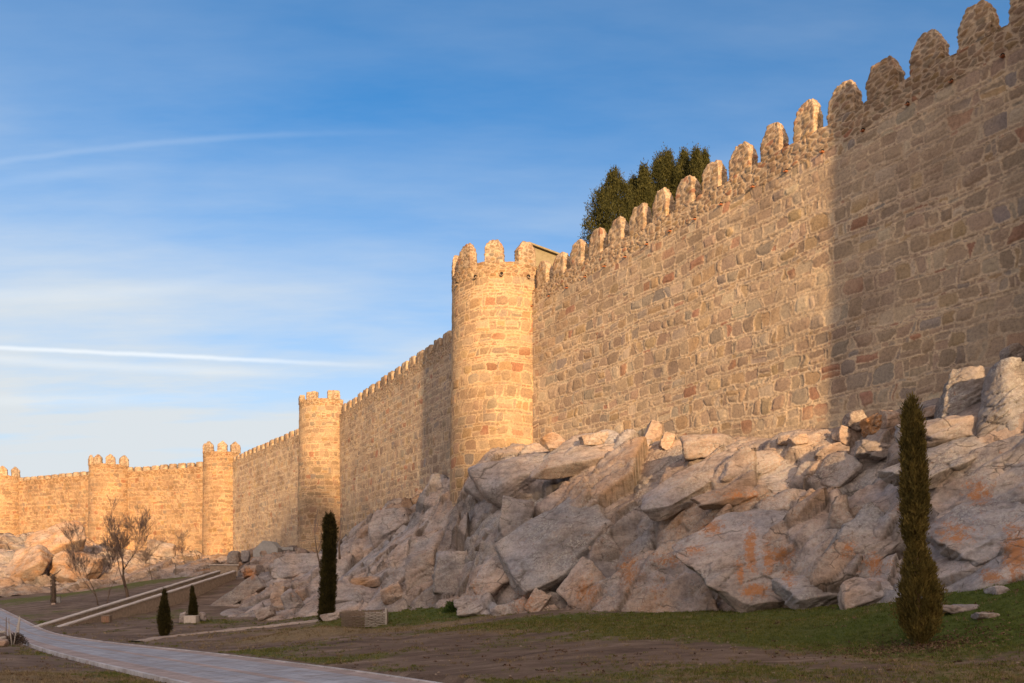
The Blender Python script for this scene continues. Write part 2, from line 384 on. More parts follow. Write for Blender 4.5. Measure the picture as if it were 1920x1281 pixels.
# ------------------------------------------------------------------ plan of the walls
def L(Y): return np.array([35.18-.649*Y, Y])
T1, T2, T3, T4, T5, T6 = [np.array(p) for p in ((19.74, 23.24), (-.6, 55.1), (-21.1, 93.1), (-45.3, 126.8), (-68.0, 136.0), (-93.5, 148.0))]
TEND = np.array([-132., 153.])
ZT = 20.9                                             # top of the parapets between merlons
STONE = np.array([[.30, .222, .160], [.28, .228, .180], [.33, .235, .145], [.30, .170, .115], [.38, .305, .225], [.235, .20, .175]])
SW = np.cumsum([.56, .14, .15, .035, .10, .015])
MORTAR = np.array([.475, .365, .255])
def stone_col(idv):
    k = np.searchsorted(SW/SW[-1], rnd(idv, 1)).clip(0, 5)
    c = STONE[k]*(.84+.32*rnd(idv, 2))[:, None]
    c = c*(1+.06*(np.stack([rnd(idv, 3), rnd(idv, 4), rnd(idv, 5)], 1)-.5))
    return c
def rubble(p3, seed, sc=(.36, .36, .21)):
    q = p3/np.array(sc); q = q+.35*(np.stack([vnoise(p3*5, seed+40), vnoise(p3*5, seed+41), vnoise(p3*5, seed+42)], 1)-.5)
    d1, d2, idv, off = worley(q, seed)
    e = d2-d1
    m = sst(.06, .17, e)
    h = m*(.004+.035*rnd(idv, 7)+.016*sst(0, .6, e)) + .010*vnoise(p3*14, seed+9)
    c = MORTAR*.92*(1-m)[:, None]+stone_col(idv)*np.array([.86, .80, .72])*m[:, None]
    return h, c
def coursed(s, z, zpar, zmin, seed, scale=1.0):
    """coursed rubble: big stones in rows with bands of small stones between; returns height, colour"""
    r = np.random.default_rng(seed)
    n = len(s); P3 = np.stack([s, z, np.zeros(n)], 1)
    zq = z+.22*(vnoise(P3*np.array([.35, .2, 1]), seed)-.5)+.14*(vnoise(P3*1.6, seed+1)-.5)
    sq = s+.20*(vnoise(P3*2.1+9, seed+2)-.5)+.07*(vnoise(P3*5+3, seed+3)-.5)
    e_all = np.zeros(n); idv = np.zeros(n); big = np.zeros(n)
    tx = np.zeros(n); tz = np.zeros(n)
    zt = zpar; s0, s1 = s.min()-1, s.max()+1; first = True
    nz = .05*(vnoise(P3*7, seed+5)-.5)+.03*(vnoise(P3*16, seed+6)-.5)
    kind = 0
    while zt > zmin-1:
        if kind == 0: hrow = r.uniform(.50, .76)*scale; wlo, whi = .36, .98
        else: hrow = r.uniform(.12, .21)*scale; wlo, whi = .16, .55
        zb = zt-hrow
        msk = np.nonzero((zq <= zt) & (zq > zb))[0] if not first else np.nonzero(zq > zb)[0]
        first = False
        w = r.uniform(wlo, whi, int((s1-s0)/(wlo*.5))+8)*scale
        if kind == 0:
            sl_ = r.random(len(w)) < .22; w[sl_] = r.uniform(.14, .26, sl_.sum())*scale
        ed = s0+np.cumsum(w)-r.uniform(0, .5); m_ = len(ed)
        slant = r.normal(0, .16, m_); rc = r.uniform(.35, 1.25, m_); tofs = r.uniform(0, .12, m_)*(r.random(m_) < .6); bofs = r.uniform(0, .08, m_)*(r.random(m_) < .5); hid = r.random(m_); spl = r.random(m_)
        split = r.uniform(.35, .65, m_)
        if len(msk):
            ss, zz = sq[msk], np.minimum(zq[msk], zt)
            i = np.searchsorted(ed, ss).clip(1, m_-1)
            vv = (zz-(zt+zb)/2)
            lft = ed[i-1]+slant[i-1]*vv; rgt = ed[i]+slant[i]*vv
            a = (rgt-lft)/2
            dx = np.minimum(ss-lft, rgt-ss)
            isp = (spl[i] < (.16 if kind == 0 else 0.))
            zs = zb+split[i]*hrow
            top = np.where(isp & (zz < zs), zs, zt-(tofs[i] if kind == 0 else 0)); bot = np.where(isp & (zz >= zs), zs, zb+(bofs[i] if kind == 0 else 0))
            dz = np.minimum(top-zz, zz-bot); bb = (top-bot)/2
            rr = np.maximum(np.minimum(rc[i]*.62, .98)*np.minimum(np.abs(a), bb), .02)
            qx = rr-dx; qz = rr-dz
            e = np.where((qx > 0) & (qz > 0), rr-np.hypot(qx, qz), np.minimum(dx, dz))
            e_all[msk] = e; idv[msk] = np.modf(hid[i]+np.where(isp & (zz < zs), .37, 0))[0]
            big[msk] = 1.0 if kind == 0 else 0.0
            tx[msk] = ss-(lft+rgt)/2; tz[msk] = zz-(top+bot)/2
        zt = zb
        if kind == 0: kind = 1 if r.random() < .8 else 0
        else: kind = 0 if r.random() < .8 else 1
    e = e_all+nz
    mw = .013+.021*vnoise(P3*1.3, seed+11)
    m = sst(mw-.008, mw+.016, e)
    dome = sst(0, .16, e)
    h = m*(-.012+.020*dome+.055*(rnd(idv, 8)-.4)*dome+(.05*(rnd(idv, 9)-.5)*tx+.06*(rnd(idv, 10)-.5)*tz)*big)
    h = h+.010*fbm(P3*6, 3, seed+20)+(1-m)*.016*vnoise(P3*18, seed+21)
    w1_, w2_, wid, _o = worley(np.stack([sq/.12, zq/.085, P3[:, 2]], 1), seed+70)
    chip = sst(.10, .22, w2_-w1_)*sst(-.015, -.04, e-mw*.2)*(rnd(wid, 4) < .75)
    h = h+.012*chip
    m = np.maximum(m, chip); idv = np.where(chip > .3, wid, idv)
    c = MORTAR*(.9+.2*vnoise(P3*3, seed+22))[:, None]*(1-m)[:, None]+stone_col(idv)*m[:, None]
    ws_ = sst(.52, .70, fbm(P3*np.array([.45, .8, 1])+5, 4, seed+80))[:, None]*.42
    c = c*(1-ws_)+MORTAR*.86*ws_; h = h*(1-.35*ws_[:, 0])
    return h, c

# ------------------------------------------------------------------ merlon
def cube_grid(nx, ny, nz):
    idx = {}; V = []; F = []
    def vid(i, j, k):
        if (i, j, k) not in idx: idx[(i, j, k)] = len(V); V.append((i/nx*2-1, j/ny*2-1, k/nz))
        return idx[(i, j, k)]
    for i in range(nx):
        for k in range(nz):
            F.append((vid(i, 0, k), vid(i+1, 0, k), vid(i+1, 0, k+1), vid(i, 0, k+1)))
            F.append((vid(i+1, ny, k), vid(i, ny, k), vid(i, ny, k+1), vid(i+1, ny, k+1)))
    for j in range(ny):
        for k in range(nz):
            F.append((vid(0, j+1, k), vid(0, j, k), vid(0, j, k+1), vid(0, j+1, k+1)))
            F.append((vid(nx, j, k), vid(nx, j+1, k), vid(nx, j+1, k+1), vid(nx, j, k+1)))
    for i in range(nx):
        for j in range(ny):
            F.append((vid(i, j, nz), vid(i+1, j, nz), vid(i+1, j+1, nz), vid(i, j+1, nz)))
    return np.array(V), np.array(F)
def merlon(parent, base, tang, outw, w, th, hgt, style, res, seed):
    """base: centre of the foot (3d); tang along the wall, outw outward (2d)"""
    r = np.random.default_rng(seed)
    U_, F = cube_grid(max(3, int(w/res)), max(2, int(th/res)), max(4, int(hgt/res)))
    c = U_[:, 2]
    w = w*r.uniform(.94, 1.10); hgt = hgt*r.uniform(.92, 1.06); skew = r.uniform(-.14, .14)
    sh = r.uniform(.50, .68)
    if style == 'point':
        t = np.clip((c-sh)/(1-sh), 0, 1)
        fw = 1-r.uniform(.36, .58)*t**r.uniform(1.15, 1.7); ft = 1-.45*t**1.5
        zz = c
    elif style == 'gable':
        t = np.clip((c-.66)/.34, 0, 1); fw = 1-.94*t; ft = 1-.45*t; zz = c
    else:
        t = np.clip((c-.8)/.2, 0, 1); fw = 1-.10*t**2; ft = 1-.12*t**2; zz = c
    lx = U_[:, 0]*w/2*fw*(1-.05*c)+skew*w*np.clip(c-.5, 0, 1); ly = U_[:, 1]*th/2*ft; lz = zz*hgt
    T3d = np.array([tang[0], tang[1], 0]); O3 = np.array([outw[0], outw[1], 0])
    V = base+lx[:, None]*T3d+ly[:, None]*O3+lz[:, None]*np.array([0, 0, 1.])
    nrm = np.stack([np.sign(lx)*np.abs(U_[:, 0])**6, np.sign(ly)*np.abs(U_[:, 1])**6, np.where(c > .98, 1., .9*t)], 1)
    nrm = nrm[:, :1]*T3d+nrm[:, 1:2]*O3+nrm[:, 2:]*np.array([0, 0, 1.])
    nrm /= np.linalg.norm(nrm, axis=1)[:, None]+1e-6
    h, col = rubble(V, 3)
    rough = (fbm(V*2.3, 4, 77)-.5)*.11
    V = V+nrm*((h-.015)*1.2+rough)[:, None]*np.where(c < .02, .3, 1)[:, None]
    return mesh_obj('merlon', V, F, M_WALL, parent, col)

# ------------------------------------------------------------------ curtain walls
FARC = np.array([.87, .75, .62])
def curtain(a, b, label, zmin, zpar, res, mer, seed, rise=0., spouts=None, scale=1.0):
    a = np.asarray(a); b = np.asarray(b); d = b-a; Ln = np.linalg.norm(d); d = d/Ln
    out = np.array([d[1], -d[0]])
    if out @ (-a) < 0: out = -out
    root = empty('curtain_wall', (0, 0, 0), label, 'wall', 'stretches of town wall between towers')
    s = [0.0]
    while s[-1] < Ln:
        pt = a+d*s[-1]; s.append(s[-1]+res*max(.6, pt[1]/28.0))
    s = np.array(s); s[-1] = Ln
    zz = np.arange(zmin, ZT+1e-6, res*max(.75, ((a+b)/2)[1]/28*.75)); zz = np.append(zz[zz < ZT-.02], ZT)
    SS, ZZ = np.meshgrid(s, zz, indexing='ij'); sf, zf = SS.ravel(), ZZ.ravel()
    base = np.stack([a[0]+d[0]*sf, a[1]+d[1]*sf, zf], 1)
    h1, c1 = coursed(sf, zf, zpar, zmin, seed, scale)
    h2, c2 = rubble(base, 3)
    q = np.stack([sf, zf, sf*0], 1)
    k = (zf > zpar+.25*(vnoise(q*.9, seed+30)-.5))
    h = np.where(k, h2, h1); c = np.where(k[:, None], c2, c1)
    h = h+.10*(fbm(q*.18, 3, seed+31)-.5)
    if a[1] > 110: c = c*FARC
    top = zf > ZT-.01
    zoff = np.where(top, .08*(vnoise(q*2.2, seed+33)-.5)*2, 0)
    V = base+h[:, None]*np.array([out[0], out[1], 0]); V[:, 2] += zoff+rise*(1-sf/Ln)*(zf-zmin)/(ZT-zmin)
    nz = len(zz); V = V.reshape(len(s), nz, 3); c = c.reshape(len(s), nz, 3)
    extra = []
    for (inn, dz) in ((.35, .02), (.7, .0), (.72, -1.3), (2.6, -1.35), (2.65, -9.)):
        e = V[:, -1, :].copy(); e[:, 0] = a[0]+d[0]*s-out[0]*inn; e[:, 1] = a[1]+d[1]*s-out[1]*inn; e[:, 2] += dz; extra.append(e)
    V = np.concatenate([V, np.stack(extra, 1)], 1); c = np.concatenate([c, np.repeat(c[:, -1:], 5, 1)], 1)
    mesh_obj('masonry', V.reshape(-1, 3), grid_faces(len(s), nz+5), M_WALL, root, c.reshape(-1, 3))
    pitch, off, w, th, hg, style, mres = mer
    j = 0; x = off
    while x < Ln-.5:
        if x > .4:
            ctr = a+d*x-out*.36
            merlon(root, np.array([ctr[0], ctr[1], ZT-.12+rise*(1-x/Ln)]), d, out, w, th, hg, style, mres*max(.7, ctr[1]/28), seed*1000+j)
        j += 1; x += pitch
    if spouts:
        x = off+pitch*.45; j = 0
        rr = np.random.default_rng(seed+5)
        while x < Ln-.5:
            p = a+d*x; zc_ = zpar+.02+rr.uniform(-.06, .06)+rise*(1-x/Ln)*.93
            if x > .4: spout(root, np.array([p[0], p[1], zc_]), out, M_TERRA, .065, .17)
            x += pitch*rr.uniform(.93, 1.07); j += 1
    return root
def spout(parent, p, out, mat, rad, ln):
    mb = MB(); n = 7; vs = []; fs = []
    o3 = np.array([out[0], out[1], -.12]); t3 = np.array([-out[1], out[0], 0])
    for q_ in (-.12, ln):                               # half-pipe tile with thickness
        for rr in (rad, rad*.72):
            for k in range(n):
                w = math.pi+math.pi*k/(n-1)
                vs.append(p+o3*q_+t3*math.cos(w)*rr+np.array([0, 0, 1])*math.sin(w)*rr)
    def id_(q, r_, k): return (q*2+r_)*n+k
    for k in range(n-1):
        fs += [(id_(0, 0, k), id_(0, 0, k+1), id_(1, 0, k+1), id_(1, 0, k)), (id_(0, 1, k+1), id_(0, 1, k), id_(1, 1, k), id_(1, 1, k+1)),
               (id_(1, 0, k), id_(1, 0, k+1), id_(1, 1, k+1), id_(1, 1, k))]
    for k in (0, n-1):
        fs.append((id_(0, 0, k), id_(1, 0, k), id_(1, 1, k), id_(0, 1, k)))
    mb.add(vs, fs); so_ = mb.build('drain_spout', mat, parent)
    hb = MB(); hb.tube([p-o3*.05+np.array([0, 0, .03]), p+o3*.075+np.array([0, 0, .03])], rad*.95, 10); hb.build('drain_hole', M_DARK, so_)
    return so_

def tower(C, dirw, label, zmin, zpar, ztop, R, res, mer, seed, spouts=0, scale=1.0, phis=None):
    """half-round tower; dirw: direction of the wall (towards the far end)"""
    dirw = np.asarray(dirw)/np.linalg.norm(dirw); out = np.array([dirw[1], -dirw[0]])
    if out @ (-C) < 0: out = -out
    root = empty('wall_tower', (0, 0, 0), label, 'tower', 'half-round towers of the town wall')
    nphi = int(math.pi*R/res)
    ph = np.linspace(-math.radians(97), math.radians(97), nphi)     # + towards the near end
    ring = C[None]+R*(np.cos(ph)[:, None]*out-np.sin(ph)[:, None]*dirw)
    nr = np.cos(ph)[:, None]*out-np.sin(ph)[:, None]*dirw
    zz = np.arange(zmin, ztop+1e-6, res*.8); zz = np.append(zz[zz < ztop-.02], ztop)
    PH, ZZ = np.meshgrid(ph, zz, indexing='ij'); sf = PH.ravel()*R; zf = ZZ.ravel()
    rr = np.repeat(ring, len(zz), 0); nn = np.repeat(nr, len(zz), 0)
    base = np.stack([rr[:, 0], rr[:, 1], zf], 1)
    h1, c1 = coursed(sf+20, zf, zpar, zmin, seed, scale)
    h2, c2 = rubble(base, 3)
    q = np.stack([sf, zf, sf*0], 1)
    k = zf > zpar+.2*(vnoise(q*.9, seed+30)-.5)
    h = np.where(k, h2, h1); c = np.where(k[:, None], c2, c1)
    h = h+.10*(fbm(q*.25, 3, seed+31)-.5)+.012*np.clip(zpar-zf, 0, 20)
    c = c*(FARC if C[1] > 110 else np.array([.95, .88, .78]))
    V = base+h[:, None]*np.stack([nn[:, 0], nn[:, 1], nn[:, 0]*0], 1)
    V[:, 2] += np.where(zf > ztop-.01, .07*(vnoise(q*2.2, seed+33)-.5)*2, 0)
    nz = len(zz); V = V.reshape(nphi, nz, 3); c = c.reshape(nphi, nz, 3)
    extra = []
    for (f, dz) in ((.93, .02), (.85, 0), (.845, -1.2), (.02, -1.2)):
        e = V[:, -1, :].copy(); e[:, :2] = C+(ring-C)*f; e[:, 2] += dz; extra.append(e)
    V = np.concatenate([V, np.stack(extra, 1)], 1); c = np.concatenate([c, np.repeat(c[:, -1:], 4, 1)], 1)
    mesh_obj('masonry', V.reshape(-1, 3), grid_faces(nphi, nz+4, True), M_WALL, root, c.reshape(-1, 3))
    w, th, hg, style, mres = mer
    for j, pd in enumerate(phis):
        p_ = math.radians(pd); nrm = math.cos(p_)*out-math.sin(p_)*dirw; tg = math.sin(p_)*out+math.cos(p_)*dirw
        ctr = C+nrm*(R-.27)
        merlon(root, np.array([ctr[0], ctr[1], ztop-.12]), tg, nrm, w, th, hg, style, mres, seed*1000+j)
    for j in range(spouts):
        p_ = math.radians(85-29*j); nrm = math.cos(p_)*out-math.sin(p_)*dirw
        pt = C+nrm*(R+.03); spout(root, np.array([pt[0], pt[1], zpar+.03]), nrm, M_RUB, .12, .16)
    return root

dN = np.array([-.5446, .8387])
def un(v): return v/np.linalg.norm(v)
near_a = L(24.2); near_b = L(53.5)
off0 = (28.7-24.2)/.8387-1.8*2
curtain(near_a, near_b, 'tall stone curtain wall on the right with tombstone-shaped merlons above granite boulders', 5.5, ZT-1.0, .034,
        (1.8, off0, 1.14, .62, 1.72, 'point', .042), 11, rise=.24, spouts=True)
d23 = un(np.array([-18.1, 85.])-np.array([-4.54, 60.3]))
T23a = L(56.2); T23b = T3-d23*2.8
curtain(T23a, T23b, 'stone curtain wall between the tall middle tower and the square-toothed tower, crossed by a dark tower shadow', 5.0, ZT-1.0, .036,
        (1.9, .9, 1.25, .6, 1.05, 'flat', .07), 12)
curtain(T3+un(T4-T3)*2.8, T4-un(T4-T3)*2.8, 'stone curtain wall descending behind the square-toothed tower towards the pointed-merlon tower', 3.5, ZT-1.0, .040,
        (1.9, .9, 1.3, .6, .95, 'flat', .09), 13)
curtain(T4+un(T5-T4)*2.8, T5-un(T5-T4)*2.8, 'distant sunlit curtain wall behind the tall bare tree', 3.5, ZT-1.0, .038,
        (1.9, .9, 1.35, .6, .9, 'flat', .09), 14)
curtain(T5+un(T6-T5)*2.8, T6-un(T6-T5)*2.8, 'distant sunlit curtain wall above the rounded rock knoll', 3.5, ZT-1.0, .040,
        (1.9, .9, 1.35, .6, .8, 'flat', .09), 15)
curtain(T6+un(TEND-T6)*2.8, TEND, 'farthest curtain wall running out past the left edge', 4.5, ZT-1.0, .07, (1.9, .9, 1.35, .6, .9, 'flat', .12), 16)
curtain(L(-2.), L(21.), 'stone curtain wall running back from the nearest tower past the right edge', 5.5, ZT-1.0, .13, (1.8, .9, 1.12, .62, 1.80, 'point', .15), 17)
PHI = [84, 47.5, 10, -27.5, -65]
tower(T1, dN, 'half-round tower beside the near wall at the right, casting its shadow on it', 5.0, 21.7, 22.6, 3.5, .12, (1.2, .5, 1.6, 'point', .15), 21, 0, phis=PHI)
tower(T2, dN, 'tall sunlit half-round tower in the middle with rounded pointed merlons', 4.0, 21.7, 22.6, 3.5, .046, (1.22, .52, 1.65, 'point', .05), 22, 4, phis=PHI)
tower(T3, d23, 'sunlit half-round tower with flat square merlons behind the tall dark cypress', 2.5, 21.9, 22.7, 3.55, .075, (1.3, .55, .98, 'flat', .10), 23, phis=[80, 36, -8, -52])
tower(T4, un(T5-T3), 'distant half-round tower with gabled merlons right of the tall bare tree', 2.5, 21.6, 22.5, 3.4, .10, (1.45, .6, 1.75, 'gable', .13), 24, phis=[88, 52, 10, -30, -66])
tower(T5, un(T6-T4), 'distant half-round tower with gabled merlons left of the tall bare tree', 2.5, 21.2, 22.0, 3.5, .10, (1.35, .6, 1.75, 'gable', .13), 25, phis=[84, 47, 10, -27, -64])
tower(T6, un(T6-T5), 'farthest half-round tower at the left edge with pointed merlons', 2.5, 21.0, 21.8, 3.4, .12, (1.35, .6, 1.75, 'gable', .15), 26, phis=[84, 47, 10, -27, -64])

# hut with a sloping roof on the wall walk behind the middle tower
hut = empty('wall_walk_hut', (2.6, 57.2, 19.5), 'small hut with olive brown sloping roof behind the middle tower', 'hut')
def hutp(x, y, z): return (2.6*0+x, y, z)
mbw = MB(); HB = [(-1.2, -1.6), (1.5, -1.6), (1.5, 1.6), (-1.2, 1.6)]
zt_ = [5.75, 4.75, 4.75, 5.75]
mbw.add([(x, y, 0) for x, y in HB]+[(x, y, z) for (x, y), z in zip(HB, zt_)], [(3, 2, 1, 0), (0, 1, 5, 4), (1, 2, 6, 5), (2, 3, 7, 6), (3, 0, 4, 7), (4, 5, 6, 7)])
mbw.build('wall', M_ROOF, hut)
mbr = MB(); RB = [(-1.45, -1.85, 5.86), (1.8, -1.85, 4.66), (1.8, 1.85, 4.66), (-1.45, 1.85, 5.86)]
mbr.add([(x, y, z) for x, y, z in RB]+[(x, y, z+.12) for x, y, z in RB], [(3, 2, 1, 0), (4, 5, 6, 7), (0, 1, 5, 4), (1, 2, 6, 5), (2, 3, 7, 6), (3, 0, 4, 7)])
mbr.build('roof', M_ROOF, hut)

# ------------------------------------------------------------------ ground
# road: upper (far) and lower (near) edges
RU = np.array([(1350, 1372, 10.2), (1080, 1322, 12.4), (840, 1281, 15.6), (640, 1255, 21.3), (400, 1225, 31.2), (200, 1205, 40), (100, 1190, 47.5), (40, 1160, 62), (0, 1140, 76), (-60, 1125, 98)], float)
RL = np.array([(760, 1395, 10.0), (520, 1325, 13.8), (340, 1281, 18.6), (200, 1250, 24.8), (100, 1225, 31.8), (50, 1208, 38), (20, 1192, 45), (-25, 1165, 60), (-50, 1147, 74), (-105, 1128, 97)], float)
def dens(A, n=160):
    Q = np.array([P(*a) for a in A]); t = np.r_[0, np.cumsum(np.linalg.norm(np.diff(Q, axis=0), axis=1))]; t /= t[-1]
    tt = np.linspace(0, 1, n); R_ = np.stack([np.interp(tt, t, Q[:, k]) for k in (0, 1, 2)], 1)
    for _ in range(60): R_[1:-1] = .25*R_[:-2]+.5*R_[1:-1]+.25*R_[2:]
    return R_
ru3, rl3 = dens(RU), dens(RL)
for _ in range(22): 
    for e_ in (ru3, rl3): e_[1:-1, 2] = .25*e_[:-2, 2]+.5*e_[1:-1, 2]+.25*e_[2:, 2]
ru, rl = ru3[:, :2], rl3[:, :2]; rmz = (ru3[:, 2]+rl3[:, 2])/2
rmid = (ru+rl)/2; rhalf = np.linalg.norm(ru-rl, axis=1)/2
CTRL = [(1920, 1085, 21), (2150, 1065, 19.5), (1750, 1117, 22.5), (1600, 1137, 25), (1450, 1143, 28), (1250, 1147, 32.5), (1050, 1143, 37), (900, 1155, 40),
        (850, 1140, 44), (720, 1147, 47), (620, 1152, 49.5), (500, 1165, 52), (410, 1157, 60), (440, 1090, 78), (390, 1080, 92), (290, 1087, 98), (170, 1109, 97),
        (60, 1113, 95), (-60, 1111, 93), (-250, 1103, 93),
        (1722, 1213, 18), (1920, 1180, 17.5), (1920, 1281, 12.5), (1450, 1281, 13), (960, 1281, 14), (1300, 1210, 20), (1000, 1205, 24), (1100, 1165, 31),
        (800, 1240, 20), (690, 1185, 40), (640, 1180, 42), (600, 1205, 30), (840, 1281, 15.6), (640, 1255, 21.3), (400, 1225, 31.2), (200, 1205, 40), (100, 1190, 47.5), (40, 1160, 62), (0, 1140, 76),
        (340, 1281, 18.6), (200, 1250, 24.8), (100, 1225, 31.8), (60, 1212, 36), (40, 1202, 41), (0, 1180, 50), (0, 1281, 16.5), (150, 1281, 17), (-200, 1230, 26), (-150, 1150, 60),
        (308, 1192, 45), (362, 1166, 52), (100, 1132, 75), (240, 1122, 76), (80, 1186, 54), (200, 1165, 58), (300, 1150, 63), (400, 1118, 72), (560, 1170, 47), (440, 1190, 42)]
cp = np.array([P(*c) for c in CTRL])
extra = np.array([(0, 0, 0), (0, 6, 0), (25, 5, .6), (-25, 0, -.6), (-60, 20, -1.2), (40, 15, 2.0), (0, -40, -.2), (60, -30, .4), (-70, -30, -1), (-120, 60, -.6), (-140, 110, .6), (30, 30, 1.5), (22, 36, 1.2), (10, 56, .8),
                  (-5, 75, .5), (-20, 105, 1.0), (-45, 135, 1), (-70, 140, 1.2), (-110, 150, 1.2)], float)
rpts = np.concatenate([ru3[4::12], rl3[4::12]])
cp = cp[np.sqrt(((cp[:, None, :2]-rpts[None, :, :2])**2).sum(2)).min(1) > 2.5]
cp = np.concatenate([cp, extra, rpts])
def tps(r2): return .5*r2*np.log(np.maximum(r2, 1e-9))
n_ = len(cp); A_ = np.zeros((n_+3, n_+3))
A_[:n_, :n_] = tps(((cp[:, None, :2]-cp[None, :, :2])**2).sum(2))+np.eye(n_)*.12
A_[:n_, n_:] = np.c_[np.ones(n_), cp[:, :2]]; A_[n_:, :n_] = A_[:n_, n_:].T
sol = np.linalg.solve(A_, np.r_[cp[:, 2], 0, 0, 0])
def ground0(xy):
    o = np.empty(len(xy))
    for k in range(0, len(xy), 20000):
        b_ = xy[k:k+20000]; o[k:k+20000] = tps(((b_[:, None]-cp[None, :, :2])**2).sum(2))@sol[:n_]+sol[n_]+b_@sol[n_+1:]
    r = np.hypot(xy[:, 0]+20, xy[:, 1]-50); f = sst(130, 260, r)
    o = np.clip(o, -2.2, 6); return o*(1-f)+(-.6)*f
def road_dist(xy, wz=False):
    o = np.empty(len(xy)); zi = np.empty(len(xy))
    for k in range(0, len(xy), 20000):
        d_ = np.sqrt(((xy[k:k+20000, None]-rmid[None])**2).sum(2)); i = d_.argmin(1); o[k:k+20000] = d_[np.arange(len(i)), i]-rhalf[i]; zi[k:k+20000] = rmz[i]
    return (o, zi) if wz else o
mound = P(590, 1200, 37)[:2]
def ground(xy, detail=True):
    z = ground0(xy)
    rd, zr_ = road_dist(xy, True)
    z = np.where(rd < .15, np.minimum(z, zr_-.02), z)-.10*(1-sst(-.35, .15, rd))
    z = z+.55*np.exp(-(((xy[:, 0]-mound[0])/2.6)**2+((xy[:, 1]-mound[1])/2.2)**2))
    if detail:
        q = np.c_[xy, np.zeros(len(xy))]
        z = z+(.16*(fbm(q*.7, 4, 50)-.5)+.05*(fbm(q*3, 3, 51)-.5))*sst(.0, 1.2, rd)
    return z
def gz(x, y): return float(ground(np.array([[x, y]]))[0])
def gp(px, Y): x = (px-CX)/FPX*Y; return np.array([x, Y, gz(x, Y)])
def lines(lo, hi, fine, mid, grow, far):
    a = list(np.arange(lo, hi, fine)); s_ = fine
    while a[-1] < far: s_ *= grow; a.append(a[-1]+s_)
    s_ = fine; b_ = [a[0]]
    while b_[0] > mid: s_ *= grow; b_.insert(0, b_[0]-s_)
    return np.array(b_[:-1]+a)
gx = lines(-46, 24, .24, -4000, 1.12, 4000); gy = lines(9, 62, .22, -4000, 1.10, 4000)
GX, GY = np.meshgrid(gx, gy, indexing='ij'); xy = np.stack([GX.ravel(), GY.ravel()], 1)
gzv = ground(xy)
# where turf grows: close to the rocks, by the road's outer edge and on the right
def project(p): return CX+p[:, 0]/p[:, 1]*FPX, HY-(p[:, 2]-EYE)/p[:, 1]*FPX
turf_spots = [(1850, 1140, 20, 3.2, 1.0), (1920, 1110, 20, 3, 1.1), (1600, 1150, 23, 2.6, .9), (1450, 1155, 26, 2.8, .95), (1300, 1162, 28, 3.0, .85), (1150, 1168, 31, 3.2, .85), (1000, 1172, 33, 2.6, .55), (780, 1150, 45, 3.0, 1.1), (870, 1150, 41, 2.0, .9),
              (730, 1165, 44, 2.2, .8), (1500, 1185, 21.5, 2.0, .75), (1660, 1180, 20, 1.6, .7), (1880, 1195, 17.5, 1.8, .7), (250, 1268, 21, 1.4, .8), (110, 1230, 31, 1.4, .8), (330, 1282, 17.2, 1.5, .8), (410, 1235, 28.5, 1.8, .8), (480, 1222, 30, 2., .6),
              (300, 1150, 62, 4., .5), (400, 1172, 52, 2.5, .6), (170, 1115, 90, 6, .7), (60, 1120, 85, 6, .6), (330, 1080, 92, 6, .6), (110, 1175, 58, 3, .6), (50, 1155, 66, 3, .6), (560, 1157, 49, 2., .8), (820, 1200, 33, 2.2, .45), (620, 1240, 24, 1.5, .55), (1050, 1262, 14.6, 1.6, .45),
              (1350, 1240, 15.5, 1.6, .35), (1700, 1250, 14, 2., .4), (870, 1275, 15.4, 1.0, .8), (1200, 1195, 24, 3, .4)]
def turfness(xy):
    g = np.full(len(xy), .06)
    for (px, py, Y, r, a) in turf_spots:
        x = (px-CX)/FPX*Y; g = g+a*np.exp(-(((xy[:, 0]-x)/(r*1.5))**2+((xy[:, 1]-Y)/r)**2))
    rd = road_dist(xy); g = g+.25*np.exp(-((rd-.35)/.5)**2)
    q = np.c_[xy, np.zeros(len(xy))]
    g = g*.85+1.1*(fbm(q*.45, 5, 60)-.5)
    return np.clip(g, 0, 1.1)*sst(.05, .3, rd)
dry_spots = [(570, 1205, 37, 2.8, 1.0), (650, 1195, 38.5, 2.2, .8), (130, 1275, 18, 2.6, .9), (30, 1262, 20, 2.2, .7), (1700, 1225, 17, 1.4, .5), (1350, 1245, 15, 1.5, .4), (360, 1185, 46, 2, .35), (950, 1185, 30, 2.2, .5), (860, 1172, 38, 2, .5), (1900, 1262, 13.5, 1.5, .6), (500, 1185, 43, 2.5, .4)]
lush_spots = [(1850, 1120, 20.2, 2.6, 1.0), (1930, 1100, 20.2, 2.5, 1.), (780, 1150, 45, 3.2, .5), (860, 1148, 42, 2.2, .55), (1400, 1150, 27.4, 1.4, .5), (1550, 1146, 24.7, 1.3, .6), (1250, 1152, 31, 1.3, .45), (1880, 1190, 17.5, 1.6, .7), (1480, 1188, 21, 1.2, .5), (1080, 1155, 33.5, 1.6, .5), (250, 1268, 21, 1.4, .5)]
def lushness(xy):
    g = np.zeros(len(xy))
    for (px, py, Y, r, a) in lush_spots:
        x = (px-CX)/FPX*Y; g = g+a*np.exp(-(((xy[:, 0]-x)/(r*1.5))**2+((xy[:, 1]-Y)/r)**2))
    return np.clip(g*.8*(.25+1.5*fbm(np.c_[xy*.9, np.zeros(len(xy))], 4, 66)), 0, .8)
def dryness(xy):
    g = np.full(len(xy), .12)
    for (px, py, Y, r, a) in dry_spots:
        x = (px-CX)/FPX*Y; g = g+a*np.exp(-(((xy[:, 0]-x)/(r*1.3))**2+((xy[:, 1]-Y)/r)**2))
    return np.clip(g, 0, 1)
go = mesh_obj('ground', np.c_[xy, gzv], grid_faces(len(gx), len(gy)), M_GROUND, None, None, True, {'grassy': turfness(xy), 'dry': dryness(xy), 'lush': lushness(xy)})
tag(go, kind='structure')

